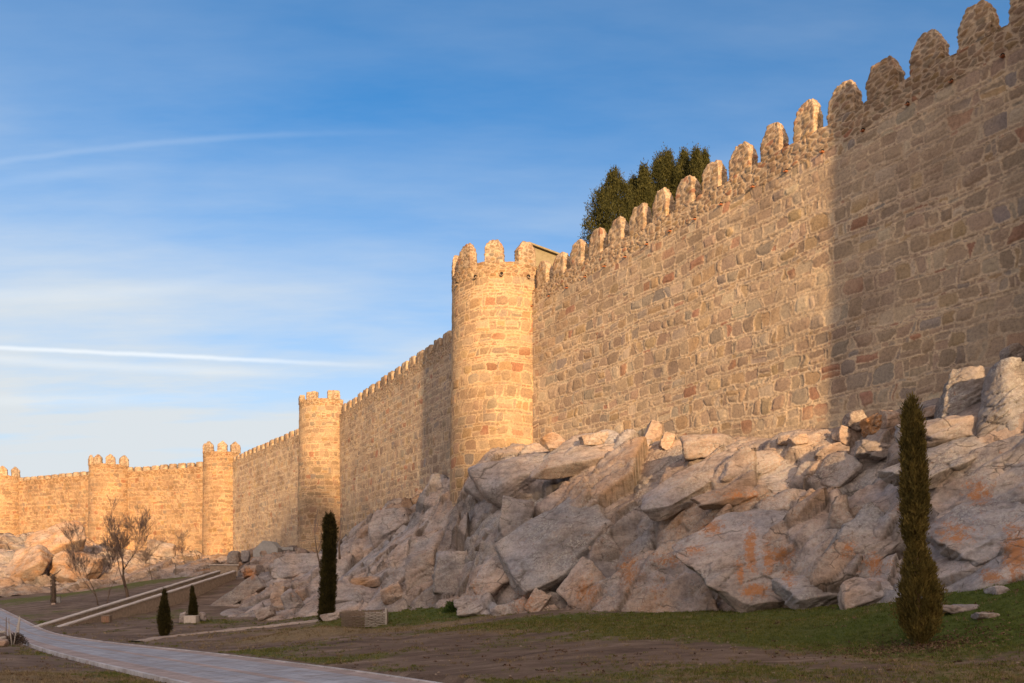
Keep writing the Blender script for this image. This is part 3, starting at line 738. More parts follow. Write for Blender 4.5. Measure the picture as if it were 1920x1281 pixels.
# road surface with kerbs
cr = [0, .022, .024, .13, .132, .46, .462, .525, .527, .80, .802, .968, .97, 1.0]        # 0 = far edge
KERB, PINK, BLUE = (.46, .44, .44), (.37, .295, .265), (.335, .345, .375)
cc = [KERB, KERB, PINK, PINK, BLUE, BLUE, PINK, PINK, BLUE, BLUE, PINK, PINK, KERB, KERB]
rows = []; rc_ = []
nR = 420
ti = np.linspace(0, len(ru)-1, nR); ru2 = np.stack([np.interp(ti, np.arange(len(ru)), ru[:, k]) for k in (0, 1)], 1); rl2 = np.stack([np.interp(ti, np.arange(len(ru)), rl[:, k]) for k in (0, 1)], 1)
crf = []; ccf = []
for k in range(len(cr)-1):
    nsub = max(1, int((cr[k+1]-cr[k])/.03))
    for m_ in range(nsub): crf.append(cr[k]+(cr[k+1]-cr[k])*m_/nsub); ccf.append(cc[k])
crf.append(1.); ccf.append(cc[-1]); crf = np.array(crf); ccf = np.array(ccf)
RV = ru2[:, None]*(1-crf)[None, :, None]+rl2[:, None]*crf[None, :, None]
zl = np.interp(ti, np.arange(len(ru)), ru3[:, 2]); zr = np.interp(ti, np.arange(len(ru)), rl3[:, 2])
zz_ = zl[:, None]*(1-crf)+zr[:, None]*crf+.0
for _ in range(5): zz_[1:-1] = .25*zz_[:-2]+.5*zz_[1:-1]+.25*zz_[2:]
zz_ = zz_+np.where((crf < .0225) | (crf > .9695), .035, 0)[None]
RV3 = np.concatenate([RV, zz_[..., None]], 2)
skL = RV3[:, :1].copy(); skL[..., 2] -= .5; skR = RV3[:, -1:].copy(); skR[..., 2] -= .5
RV3 = np.concatenate([skL, RV3, skR], 1); colr = np.concatenate([ccf[:1], ccf, ccf[-1:]], 0)
# paving slabs: each slab its own tone
arc = np.r_[0, np.cumsum(np.linalg.norm(np.diff(rmid, axis=0), axis=1))]; arc = np.interp(ti, np.arange(len(rmid)), arc)
crx = np.concatenate([[0], crf, [1]])
sl_id = np.floor(arc/.62)[:, None]*7.13+np.floor(crx*9+.001)[None]*3.7
tone = .86+.28*rnd(sl_id.ravel(), 3).reshape(sl_id.shape)
rcol = colr[None]*tone[..., None]
ro = mesh_obj('road', RV3.reshape(-1, 3), grid_faces(nR, RV3.shape[1]), M_ROAD, None, rcol.reshape(-1, 3), False, {'arc': np.repeat(arc, len(crx)), 'crs': np.tile(crx*4.6, nR)})
tag(ro, kind='structure')

# dirt path past the small cypresses
pp = np.array([P(*q)[:2] for q in ((255, 1208, 40), (310, 1193, 44.5), (400, 1183, 46), (500, 1173, 47.5), (620, 1166, 47))])
def strip(pl, w, n, name, mat, lift, col):
    t = np.r_[0, np.cumsum(np.linalg.norm(np.diff(pl, axis=0), axis=1))]; tt = np.linspace(0, t[-1], n)
    c = np.stack([np.interp(tt, t, pl[:, k]) for k in (0, 1)], 1)
    for _ in range(30): c[1:-1] = .25*c[:-2]+.5*c[1:-1]+.25*c[2:]
    tg = np.gradient(c, axis=0); tg /= np.linalg.norm(tg, axis=1)[:, None]; nr_ = np.stack([-tg[:, 1], tg[:, 0]], 1)
    k = 9; u = np.linspace(-1, 1, k)
    wv = w*(1+.5*(fbm(np.c_[tt*.6, tt*0, tt*0], 3, 81)-.5))
    V = c[:, None]+nr_[:, None]*(u[None, :, None]*wv[:, None, None])
    z = ground(V.reshape(-1, 2)).reshape(n, k)+lift*(1-np.abs(u)**4*2.2)[None]
    V3 = np.concatenate([V, z[..., None]], 2).reshape(-1, 3)
    return mesh_obj(name, V3, grid_faces(n, k), mat, None, np.tile(col, (len(V3), 1)))
M_PATH = mat_attr('path_earth', 5, .7, 1.25, .6, .95)
tag(strip(pp, .55, 120, 'path', M_PATH, .07, (.36, .28, .22)), kind='structure')

# ------------------------------------------------------------------ rocky hillside
def C23(px): # point of wall 2-3 at photo column px
    k = (px-CX)/FPX; a, d = T23a, un(T23b-T23a); t = (k*a[1]-a[0])/(d[0]-k*d[1]); return a+d*t
ST = [  # foot (px, py, Y), wall base xy, base z, profile exponent
    ((4300, 1068, 11.5), L(0.0), 9.0, 1.5), ((2750, 1058, 16.0), L(13.0), 9.2, 1.5), ((2300, 1052, 18.3), L(20.0), 9.2, 1.5), ((2150, 1060, 19.5), L(23.0), 9.2, 1.5), ((1920, 1085, 21), L(27.3), 9.1, 1.5), ((1750, 1117, 22.5), L(29.8), 8.6, 1.5), ((1600, 1137, 25), L(32.8), 7.9, 1.5),
    ((1450, 1143, 28), L(36.3), 8.1, 1.7), ((1250, 1147, 32.5), L(41.8), 9.3, 1.8), ((1050, 1143, 37), L(49), 10.3, 1.9), ((900, 1155, 40), L(55.0), 10.0, 2.1),
    ((850, 1137, 44), L(60.5), 9.3, 1.7), ((720, 1146, 47), C23(715), 8.7, 1.5), ((620, 1150, 49.5), C23(660), 7.4, 1.3), ((500, 1165, 52), T3, 5.9, 1.2), ((405, 1157, 60), np.array([-29., 105.]), 6.6, 1.3),
    ((445, 1085, 80), np.array([-38.5, 118.]), 6.6, 1.3), ((390, 1078, 92), T4, 6.3, 1.2), ((290, 1085, 98), np.array([-56., 131.]), 7.0, 1.3), ((170, 1108, 97), T5, 7.8, 1.7),
    ((60, 1112, 95), np.array([-82., 142.6]), 9.6, 3.4), ((-60, 1110, 93), T6, 9.6, 3.0), ((-250, 1100, 93), np.array([-130., 153.]), 9.6, 2.5)]
tF = np.array([P(*s_[0]) for s_ in ST]); tB = np.array([[s_[1][0], s_[1][1], s_[2]] for s_ in ST]); tE = np.array([s_[3] for s_ in ST])
tl = [0.]
for k in range(len(ST)-1):
    mid = (tF[k]+tF[k+1]+tB[k]+tB[k+1])/4
    tl.append(tl[-1]+np.linalg.norm((tB[k+1]-tB[k]+tF[k+1]-tF[k])/2)/max(16., mid[1]))
tl = np.array(tl); NT = 980; NV = 230
tt = np.linspace(0, tl[-1], NT)
def itp(A):
    R_ = np.stack([np.interp(tt, tl, A[:, k]) for k in range(A.shape[1])], 1)
    for _ in range(40): R_[1:-1] = .25*R_[:-2]+.5*R_[1:-1]+.25*R_[2:]
    return R_
Fp, Bp, Ep = itp(tF), itp(tB), itp(tE[:, None])[:, 0]
vv = np.linspace(0, 1, NV)**1.12
dirh = (Fp-Bp)[:, :2]; dirh /= np.linalg.norm(dirh, axis=1)[:, None]
base = Fp[:, None]*(1-vv)[None, :, None]+Bp[:, None]*vv[None, :, None]
prof = 1-(1-vv[None])**Ep[:, None]
base[..., 2] = (Fp[:, None, 2]-.5)+(Bp[:, None, 2]-Fp[:, None, 2]+.5)*prof
base[..., :2] += dirh[:, None]*.5*(1-vv)[None, :, None]**3
pb = base.reshape(-1, 3)
th_ = math.radians(28); Rm = np.array([[math.cos(th_), 0, math.sin(th_)], [0, 1, 0], [-math.sin(th_), 0, math.cos(th_)]])
t2_ = math.radians(25); Rm = Rm@np.array([[math.cos(t2_), -math.sin(t2_), 0], [math.sin(t2_), math.cos(t2_), 0], [0, 0, 1]])
def facet(p, sc, seed, tilt):
    q = (p@Rm.T)/np.array(sc)
    d1, d2, idv, off = worley(q, seed)
    t = tilt*((rnd(idv, 1)-.5)*off[:, 0]+(rnd(idv, 2)-.5)*off[:, 1]+(rnd(idv, 3)-.25)*off[:, 2])
    return idv-.5+t, d2-d1, idv
NS = np.array([-.42, .34, .84]); NS = NS/np.linalg.norm(NS)
def strata(p, seed, freq=2.3):
    u = (p@NS)*freq+1.5*fbm(p*.55, 3, seed)+.25*fbm(p*3, 2, seed+3)
    f = u-np.floor(u); a = rnd(np.modf(np.floor(u)*.1371)[0], 2)
    st_ = np.where(f < .86, f/.86, (1-f)/.14)
    return (st_-.5)*(.3+.9*a)*sst(.42, .62, fbm(p*.5+7, 3, seed+6))
def rock_disp(p, seed=100):
    wz = p+.5*(np.stack([fbm(p*.5, 3, seed+50), fbm(p*.5, 3, seed+54), fbm(p*.5, 3, seed+58)], 1)-.5)
    f1, e1, i1 = facet(wz, (5.6, 4.6, 2.2), seed, 2.2)
    f2, e2, i2 = facet(wz, (1.7, 1.7, .75), seed+10, 2.4)
    f3, e3, i3 = facet(wz, (.6, .6, .3), seed+20, 2.0)
    on2 = sst(.42, .58, fbm(p*.35, 2, seed+61)); on3 = sst(.45, .65, fbm(p*.6, 2, seed+71))
    h = .95*f1+.42*f2*(.15+.85*on2)+.14*f3*on3+.10*(fbm(p*1.7, 4, seed+30)-.5)
    g = .26*np.exp(-e1/.03)+.13*np.exp(-e2/.04)*on2+.05*np.exp(-e3/.08)*on3
    crack = np.clip(np.exp(-e1/.022)+.8*np.exp(-e2/.03)*on2+.35*np.exp(-e3/.05)*on3, 0, 1)
    tint = np.clip(.40+.5*(i1-.5)+.40*(i2-.5)+.25*(fbm(p*.25, 2, seed+81)-.5)*2+.15*sst(85, 100, p[:, 1]), 0, 1)
    h = h+.22*strata(p, 300)+.075*strata(p*1.0+3, 310, 6.5)
    return h-g, crack, tint
h, crack, tint = rock_disp(pb)
VVf = np.tile(vv, NT)
env = np.clip(.35+VVf/.12, 0, 1)*(.35+.65*sst(0, .22, 1-VVf))
dr3 = np.repeat(np.c_[dirh*.72, np.full(NT, .70)], NV, 0)
yscale = np.clip(np.repeat((Fp[:, 1]+Bp[:, 1])/2, NV)/40, 1., 1.4)
PV = pb+dr3*(h*env*yscale)[:, None]
# hand-placed patches of orange lichen (on rock at these columns and rows of the photo)
ppx, ppy = project(PV)
LICH = [(1408, 1030, 13, 48, 1.), (1440, 1048, 12, 34, .95), (1415, 1108, 30, 14, .95), (1468, 1040, 22, 22, .85), (1388, 1075, 9, 28, .8), (1478, 1085, 16, 20, .7), (1905, 1035, 24, 55, 1.), (1860, 1080, 26, 14, .9), (1835, 925, 30, 30, .8), (1335, 990, 25, 18, .8), (1180, 1070, 25, 40, .7), (1105, 1110, 30, 35, .65), (1250, 1050, 40, 20, .6), (1300, 1030, 30, 14, .7), (1400, 930, 70, 12, .6), (1590, 1030, 20, 20, .7),
        (1640, 1060, 30, 30, .7), (1790, 1000, 45, 30, .7), (1700, 960, 30, 30, .4), (467, 1075, 14, 12, 1.), (985, 1130, 30, 25, .6), (890, 1100, 22, 30, .5), (700, 1100, 40, 30, .3), (560, 1110, 40, 30, .3), (1720, 1090, 30, 25, .5), (1235, 1105, 25, 35, .5)]
def lichen_at(px, py):
    l = np.full(len(px), .10)
    for (a, b_, ra, rb, s_) in LICH: l = np.maximum(l, s_*.85*np.exp(-(((px-a)/ra)**2+((py-b_)/rb)**2)*.8))
    return l
hs = mesh_obj('rocky_hillside', PV, grid_faces(NT, NV), M_ROCK, None, None, True, {'tint': tint, 'crack': crack, 'lichen': lichen_at(ppx, ppy), 'ochre': .12+.7*sst(.45, .62, fbm(PV*.22, 3, 401))*.6+.34*sst(66, 95, PV[:, 1])})
tag(hs, kind='structure')
def hit(px, py, tol=9):
    m = (np.abs(ppx-px) < tol) & (np.abs(ppy-py) < tol)
    if not m.any(): return hit(px, py, tol*1.7)
    i = np.nonzero(m)[0]; return PV[i[np.argmin(PV[i, 1])]]

# ------------------------------------------------------------------ boulders and slabs
def ico(n):
    t = (1+5**.5)/2
    v = [(-1, t, 0), (1, t, 0), (-1, -t, 0), (1, -t, 0), (0, -1, t), (0, 1, t), (0, -1, -t), (0, 1, -t), (t, 0, -1), (t, 0, 1), (-t, 0, -1), (-t, 0, 1)]
    v = [np.array(q)/np.linalg.norm(q) for q in v]
    f = [(0, 11, 5), (0, 5, 1), (0, 1, 7), (0, 7, 10), (0, 10, 11), (1, 5, 9), (5, 11, 4), (11, 10, 2), (10, 7, 6), (7, 1, 8), (3, 9, 4), (3, 4, 2), (3, 2, 6), (3, 6, 8), (3, 8, 9), (4, 9, 5), (2, 4, 11), (6, 2, 10), (8, 6, 7), (9, 8, 1)]
    for _ in range(n):
        c = {}; nf = []
        def md(a, b_):
            k = (min(a, b_), max(a, b_))
            if k not in c: w = v[a]+v[b_]; v.append(w/np.linalg.norm(w)); c[k] = len(v)-1
            return c[k]
        for a, b_, d_ in f:
            x, y, z = md(a, b_), md(b_, d_), md(d_, a); nf += [(a, x, z), (b_, y, x), (d_, z, y), (x, y, z)]
        f = nf
    return np.array(v), np.array(f)
ICO = {k: ico(k) for k in (3, 4, 5)}
def rock_shape(size, roll, seed, rnd_=.5, lev=4, yaw=0., pitch=0.):
    """convex block cut by planes, rounded, roughened; size = full extents (x across, y deep, z up)"""
    r = np.random.default_rng(seed); v, f = ICO[lev]
    npl = int(7+9*rnd_); nr_ = r.normal(size=(npl, 3)); nr_ /= np.linalg.norm(nr_, axis=1)[:, None]
    ax = np.array([(1, 0, 0), (-1, 0, 0), (0, 1, 0), (0, -1, 0), (0, 0, 1), (0, 0, -1)], float)+r.normal(0, .12, (6, 3))
    ax /= np.linalg.norm(ax, axis=1)[:, None]
    nr_ = np.r_[ax, nr_]; dd = np.r_[r.uniform(.74, .86, 6), r.uniform(.70+.14*rnd_, 1.0, npl)]
    k = 70 if rnd_ < .45 else (34 if rnd_ < .65 else 16)                             # soft minimum keeps the edges slightly rounded
    q = np.maximum(v@nr_.T, 1e-3)/dd
    rad = 1/(q**k).sum(1)**(1/k)
    p = v*rad[:, None]*np.array(size)/1.64
    cr_, sr_ = math.cos(roll), math.sin(roll); cy, sy = math.cos(yaw), math.sin(yaw); cp_, sp = math.cos(pitch), math.sin(pitch)
    p = p@np.array([[1, 0, 0], [0, cp_, -sp], [0, sp, cp_]]).T
    p = p@np.array([[cr_, 0, sr_], [0, 1, 0], [-sr_, 0, cr_]]).T
    p = p@np.array([[cy, -sy, 0], [sy, cy, 0], [0, 0, 1]]).T
    return p, f
def boulder(px, py, w, h, roll, seed, label, rnd_=.5, tintv=.45, depth=.7, sink=.25, name='boulder', lev=4, grp=None, at=None, yaw=0., cat='rock', pitch=0., hs_=1.):
    c = hit(px, py) if at is None else at
    m = c[1]/FPX; W_, H_ = w*m, h*m*hs_; D_ = depth*min(W_, H_*1.4)
    p, f = rock_shape((W_, D_, H_), math.radians(roll), seed, rnd_, lev, yaw, math.radians(pitch))
    ctr = np.array([(px-CX)/FPX*c[1], c[1]+D_*sink, EYE+(HY-py)/FPX*c[1]])
    ws = p+ctr
    n = ws-ctr; n /= np.linalg.norm(n, axis=1)[:, None]
    q = ws*1.0+seed*3.1; sz = max(W_, H_)
    d = sz*.05*(fbm(q*3.5/sz, 4, 5)-.5)*2+.03*(fbm(q*3.5, 5, 6)-.5)*2-.012*np.abs(fbm(q*2.2, 4, 12)-.5)*4
    f3, e3, i3 = facet(q, (.9*sz*.55, .9*sz*.55, .35*sz*.55), 300+seed % 7, 1.6)
    on = sst(.40, .6, fbm(q*.9/sz*2, 2, 8))
    d = d+min(sz, 2.5)*.045*f3*on-min(sz, 2.5)*.03*np.exp(-e3/.03)*on
    f4, e4, i4 = facet(q, (.5, .5, .22), 320+seed % 5, 1.6)
    d = d+.02*f4*(1-on)-.008*np.exp(-e4/.05)*(1-on)*(rnd_ < .7)
    d = d+min(1, sz/2)*(.11*strata(ws+seed*.37, 300)*(rnd_ < .75)+.045*strata(ws+seed*.9, 310, 6.5))
    ck = np.exp(-e3/.02)*on*.8
    p = p+n*d[:, None]; ws = p+ctr
    qx, qy = project(ws)
    tn = np.clip(tintv+.25*(fbm(q*1.1, 2, 9)-.5)*2, 0, 1)
    o = mesh_obj(name, p, f, M_ROCK, None, None, True, {'tint': tn, 'crack': ck, 'lichen': lichen_at(qx, qy), 'ochre': .12+.6*sst(.45, .62, fbm(ws*.22, 3, 401))*.6+.34*sst(66, 95, ws[:, 1])})
    o.location = ctr
    return tag(o, label, cat, grp)
BL = [
    (1545, 1112, 130, 56, -6, 'low grey broken rock at the grass line right of the lichen-streaked slab', .4, .2, .8, 'boulder'),
    (1628, 1112, 90, 44, -10, 'low pinkish-grey rock at the grass line just left of the big cypress', .4, .35, .8, 'boulder'), # px, py, w, h, roll, label, roundness, tint, depth, name
    (1055, 1025, 235, 150, -38, 'huge plain grey granite slab leaning below the tall middle tower', .3, .05, .5, 'rock_slab'),
    (985, 893, 190, 88, -12, 'broad rounded brown dome of rock under the tall middle tower', .8, .42, .9, 'boulder'),
    (915, 905, 70, 70, -50, 'brown rock shoulder against the foot of the tall middle tower', .6, .40, .8, 'boulder'),
    (965, 985, 60, 110, 8, 'dark streaked upright rock in the hollow under the brown dome', .3, .20, .6, 'rock_slab'),
    (1110, 862, 200, 34, -8, 'long flat sunlit rock ledge right of the brown dome', .4, .55, 1.0, 'rock_slab'),
    (1120, 824, 62, 26, -14, 'pale flat loose boulder lying on the sunlit ledge by the wall', .6, .75, .9, 'boulder'),
    (1036, 828, 32, 36, -45, 'small pale pointed boulder near the corner of tower and near wall', .4, .75, .9, 'boulder'),
    (1226, 814, 30, 40, 20, 'upright pinkish sunlit boulder standing against the near wall', .6, .62, .8, 'boulder'),
    (1251, 828, 24, 36, 22, 'smaller boulder leaning on the upright pinkish boulder', .5, .55, .8, 'boulder'),
    (1333, 833, 100, 44, -4, 'big oval sunlit boulder at the foot of the near wall', .8, .62, .9, 'boulder'),
    (1300, 905, 210, 44, -30, 'long tilted slab rising towards the big oval boulder', .3, .50, .8, 'rock_slab'),
    (1440, 872, 180, 52, -10, 'smooth tan whaleback rock below the near wall', .8, .58, .9, 'boulder'),
    (1405, 925, 190, 40, -6, 'flat orange-stained ledge under the smooth tan whaleback', .3, .62, .8, 'rock_slab'),
    (1580, 885, 70, 66, -60, 'rounded grey-brown boulder with dark underside left of the big cypress', .7, .35, .9, 'boulder'),
    (1470, 825, 24, 20, 0, 'pale little stone by the wall above the tan whaleback', .7, .6, .9, 'boulder'),
    (1500, 826, 34, 18, -10, 'flat little stone by the wall just right of the pale little stone', .5, .6, .9, 'boulder'),
    (1582, 815, 30, 30, 15, 'upright pale stone beside the grey stone near the shadow edge', .6, .62, .9, 'boulder'),
    (1608, 790, 44, 36, 0, 'rounded grey-beige boulder left of the orange boulder', .8, .30, .9, 'boulder'),
    (1646, 792, 46, 34, -20, 'bright orange-tan boulder resting against the wall', .6, 1.0, .9, 'boulder'),
    (1674, 793, 34, 46, 4, 'squared beige block just right of the orange boulder', .1, .55, .9, 'boulder'),
    (1560, 850, 60, 36, -12, 'tan angular stone under the upright pale stone', .3, .5, .9, 'boulder'),
    (1640, 842, 62, 34, 10, 'grey wedge stone below the orange boulder', .3, .25, .9, 'boulder'),
    (1765, 768, 66, 20, -10, 'flat tan rock right of the big cypress top', .3, .5, .9, 'rock_slab'),
    (1835, 745, 110, 96, 12, 'dark grey square-shouldered boulder at the right against the wall', .3, .02, .8, 'boulder'),
    (1902, 752, 92, 150, 8, 'huge rounded grey boulder at the right edge', .8, .12, .8, 'boulder'),
    (1905, 664, 40, 34, 0, 'small dark red-grey stone on top of the huge rounded boulder', .4, .1, .9, 'boulder'),
    (1790, 808, 150, 50, -8, 'brown flat-topped ledge under the dark grey boulder', .3, .42, .9, 'rock_slab'),
    (1800, 860, 210, 60, -22, 'long grey slab sloping down from the right edge to the big cypress', .3, .15, .8, 'rock_slab'),
    (1870, 1000, 170, 130, -30, 'large lichen-spotted boulder at the right edge above the grass', .6, .12, .6, 'boulder'),
    (1640, 1020, 130, 90, -40, 'grey lichen-crusted boulder just left of the big cypress', .6, .08, .7, 'boulder'),
    (1420, 1050, 210, 190, -28, 'big pale triangular slab with orange lichen streaks', .2, .30, .35, 'rock_slab'),
    (1090, 1100, 90, 60, -60, 'rusty brown broken block below the huge grey slab', .2, .72, .7, 'boulder'),
    (930, 1085, 100, 60, -40, 'pinkish rounded boulder at the lower left of the huge grey slab', .6, .5, .8, 'boulder'),
    (895, 1138, 70, 32, -8, 'pale low boulder in the grass by the green bush', .7, .35, .9, 'boulder'),
    (945, 1148, 50, 26, -10, 'pale cracked stones at the grass below the pinkish boulder', .4, .35, .9, 'boulder'),
    (1008, 1132, 44, 40, -60, 'rust-edged upright stone at the grass line', .2, .6, .8, 'boulder'),
    (730, 985, 90, 60, -25, 'grey-brown boulder with dark overhang near the curtain wall foot', .6, .35, .9, 'boulder'),
    (845, 1075, 60, 90, 6, 'grey upright block in the lower cliff, left of the pinkish boulder', .2, .25, .6, 'rock_slab'),
    (790, 1075, 60, 80, -4, 'tan upright block in the lower cliff beside the grey one', .2, .42, .6, 'rock_slab'),
    (735, 1115, 44, 36, -20, 'white-topped orange boulder above the woven enclosure', .6, .8, .9, 'boulder'),
    (685, 1092, 60, 20, -4, 'ochre flat stone between the tall dark cypress and the cliff', .5, .9, .9, 'boulder'),
    (660, 1118, 130, 40, 4, 'wide pale smooth rock floor beside the tall dark cypress', .5, .38, .8, 'rock_slab'),
    (520, 1125, 26, 52, 4, 'pale tan upright block left of the tall dark cypress', .3, .72, .8, 'boulder'),
    (545, 1130, 34, 44, -30, 'grey block leaning against the pale tan upright one', .3, .2, .8, 'boulder'),
    (495, 1150, 36, 22, -14, 'low pale stone in front of the tan upright block', .6, .5, .9, 'boulder'),
    (470, 1072, 26, 24, 0, 'small square block with a bright rust stain at the ramp top', .1, .6, .9, 'boulder'),
    (440, 1120, 110, 28, -32, 'long grey rock tongue sloping to the small planter', .3, .2, .7, 'rock_slab'),
    (560, 1065, 110, 44, -8, 'grey-brown mound of rock below the square-toothed tower', .6, .35, .8, 'boulder'),
    (437, 1046, 24, 26, 0, 'rounded dark boulder by the foot of the gabled-merlon tower', .7, .2, .9, 'boulder'),
    (459, 1044, 16, 24, 0, 'small dark standing rock near the rounded dark boulder', .5, .2, .9, 'boulder'),
    (90, 1015, 110, 60, -16, 'big sunlit rounded knoll of rock under the farthest curtain wall', .7, .82, .8, 'boulder'),
    (40, 1060, 90, 70, -30, 'smooth sunlit rock slope at the left edge', .6, .82, .6, 'boulder'),
    (130, 1065, 80, 60, 20, 'sunlit tan rock flank right of the rounded knoll', .5, .82, .7, 'boulder'),
    (330, 1088, 60, 18, -14, 'flat grey rock just above the ramp', .4, .2, .9, 'rock_slab'),
    (300, 1030, 50, 30, 10, 'brown rock hump at the wall foot right of the bare tree', .6, .5, .9, 'boulder'),
]
for k, (px, py, w, h, roll, lab, rr_, tv, dp, nm) in enumerate(BL):
    loose = w < 70 or py < 835 or 250 < px < 480
    pt = 0 if loose else (-40 if px < 250 else (-26 if px < 965 else -44))
    boulder(px, py, w, h, roll, 500+(px*7+py) % 971, lab, rr_, tv, dp if loose else dp*.62, .27 if loose else .58, nm, 5 if w*h > 9000 else 4, pitch=pt, hs_=1. if loose else (1.1 if px < 965 else 1.22))
# stones lying on the grass
for (px, Y, w, h, lab, tv) in ((1793, 20.2, 90, 9, 'long flat pale rock bedded in the grass right of the big cypress', .35), (1868, 20.6, 30, 8, 'short flat pale rock in the grass near the right edge', .35), (1845, 19.0, 34, 6, 'thin flat stone in the grass below the short pale rock', .4)):
    g = gp(px, Y); py = HY-(g[2]+.02-EYE)/Y*FPX
    boulder(px, py, w, h*2, 0, int(px), lab, .5, tv, 2.2, 0., 'flat_rock', 4, at=g)
g = gp(624, 46.2); boulder(622, HY-(g[2]+.18-EYE)/46.2*FPX, 34, 14, -8, 977, 'long pale stone block lying between the tall dark cypress and the woven enclosure', .3, .62, .9, 0., 'stone_block', 4, at=g, cat='stone')
# scattered small stones on the earth: uncountable
V_, F_, o_ = [], [], 0; vi, fi = ico(1)
rs = np.random.default_rng(3); cnt = 0
while cnt < 120:
    Y = 13+30*rs.random()**1.6; px = rs.uniform(-20, 1960); x = (px-CX)/FPX*Y
    if road_dist(np.array([[x, Y]]))[0] < .2: continue
    s_ = rs.uniform(.010, .026)*(1+Y/60); V_.append(vi*np.array([1, 1, .6])*s_*rs.uniform(.7, 1.3, (len(vi), 1))+np.array([x, Y, gz(x, Y)+s_*.3])); F_.append(fi+o_); o_ += len(vi); cnt += 1
tag(mesh_obj('pebbles', np.concatenate(V_), np.concatenate(F_), M_RUB, None, None, False), kind='stuff')

# ------------------------------------------------------------------ foliage
def leaves(pts, dirs, ln, wd, r):
    n = len(pts); d = dirs/np.linalg.norm(dirs, axis=1)[:, None]
    a = np.cross(d, r.normal(size=(n, 3))); a /= np.linalg.norm(a, axis=1)[:, None]+1e-9
    ln = ln*r.uniform(.6, 1.3, n); wd = wd*r.uniform(.7, 1.3, n)
    V = np.stack([pts, pts+d*(ln*.5)[:, None]+a*wd[:, None], pts+d*ln[:, None], pts+d*(ln*.5)[:, None]-a*wd[:, None]], 1).reshape(-1, 3)
    F = np.arange(4*n).reshape(n, 4); lr = np.repeat(r.random(n), 4)
    return V, F, lr
def cypress(name, base, H, prof, label, mat, ncl, per, ln, wd, seed, trunk_mat, cat='tree', grp=None, tr=.07, lob=.22, up=1.0, zbot=0.05, stems=None, spread=.05, lobes=4, z0=0.):
    """prof: list of (height fraction, radius, x shift)"""
    r = np.random.default_rng(seed); root = empty(name, base, label, cat, grp)
    pr = np.array(prof); zf = z0+(1-z0)*r.random(ncl*3)
    R0 = np.interp(zf, pr[:, 0], pr[:, 1]); keep = (r.random(len(zf)) < R0/R0.max()*.95+.05) & (zf < .985); zf = zf[keep][:ncl]
    n = len(zf); th = r.uniform(0, 2*math.pi, n)
    R0 = np.interp(zf, pr[:, 0], pr[:, 1]); sx = np.interp(zf, pr[:, 0], pr[:, 2])
    q = np.stack([np.cos(th)*lobes*.5+seed, np.sin(th)*lobes*.5, zf*H*1.1], 1)
    R0 = R0*(1-lob+2*lob*fbm(q, 3, seed))
    rad = R0*np.sqrt(r.uniform(.18, 1.0, n))*np.where(r.random(n) < .07, 1.28, 1.)
    c = np.stack([sx+rad*np.cos(th), rad*np.sin(th), zf*H], 1)
    od = np.stack([np.cos(th), np.sin(th), np.zeros(n)], 1)
    cl = np.repeat(np.arange(n), per); m = len(cl)
    pts = c[cl]+r.normal(0, 1, (m, 3))*np.array([spread, spread, spread*2.2])
    dirs = od[cl]*.42+np.array([0, 0, up])+r.normal(0, .33, (m, 3))
    V, F, lr = leaves(pts, dirs, ln, wd, r)
    crnd = np.repeat(np.repeat(r.random(n), per), 4); lr = np.clip(.45*lr+.55*crnd, 0, 1)
    mesh_obj('crown', V, F, mat, root, None, False, {'leafrnd': lr})
    mb = MB(); mb.tube([(0, 0, -.15), (float(np.interp(.1, pr[:, 0], pr[:, 2]))*.7, 0, H*.1), (float(np.interp(.5, pr[:, 0], pr[:, 2])), 0, H*.5), (float(pr[-1, 2]), 0, H*.93)], [tr, tr*.85, tr*.5, tr*.1], 8)
    if stems:
        for (dx, dy, hh) in stems: mb.tube([(0, 0, hh*.25), (dx*.5, dy*.5, hh*.55), (dx, dy, hh)], [tr*.35, tr*.28, tr*.12], 6)
    mb.build('trunk', trunk_mat, root, True)
    return root
b = gp(1722, 18.0); m = 18.0/FPX
cypress('cypress_tree', b, 470*m, [(0, .02, 0), (.025, .07, 0), (.05, .24, .01), (.085, .34, .01), (.14, .365, .02), (.22, .37, .03), (.30, .29, .02), (.36, .21, -.02), (.41, .15, -.06), (.46, .23, -.08), (.56, .28, -.08), (.68, .245, -.10), (.80, .235, -.11), (.88, .205, -.12), (.94, .14, -.13), (1, .012, -.14)],
        'big slender olive-brown cypress with a pinched waist standing on the right grass', M_CYP, 2000, 26, .10, .011, 31, M_RTRUNK, tr=.075, lob=.48, stems=[(-.16, -.1, .95), (.17, -.12, 1.0), (-.05, .15, 1.1)], spread=.030, zbot=.05)
b = gp(615, 46.5); m = 46.5/FPX
cypress('cypress_tree', b, 198*m, [(0, .26, -.1), (.05, .37, -.08), (.3, .38, 0), (.5, .36, .03), (.7, .35, .05), (.85, .32, .10), (.94, .25, .09), (.985, .12, .06), (1, .03, .05)],
        'tall dark columnar cypress in front of the square-toothed tower', M_TALLC, 1500, 22, .15, .022, 33, M_BARK, tr=.1, lob=.25, spread=.05)
b = gp(308, 45); m = 45/FPX
cypress('cypress_tree', b, 86*m, [(0, .10, 0), (.06, .22, 0), (.15, .31, 0), (.32, .31, 0), (.55, .24, 0), (.75, .15, 0), (.9, .09, 0), (1, .01, 0)],
        'small dark spindle-shaped cypress beside the dirt path', M_TALLC, 600, 20, .11, .017, 35, M_BARK, tr=.05, lob=.06, spread=.03)
b = gp(362, 52.3); b[2] += .1; m = 52.3/FPX
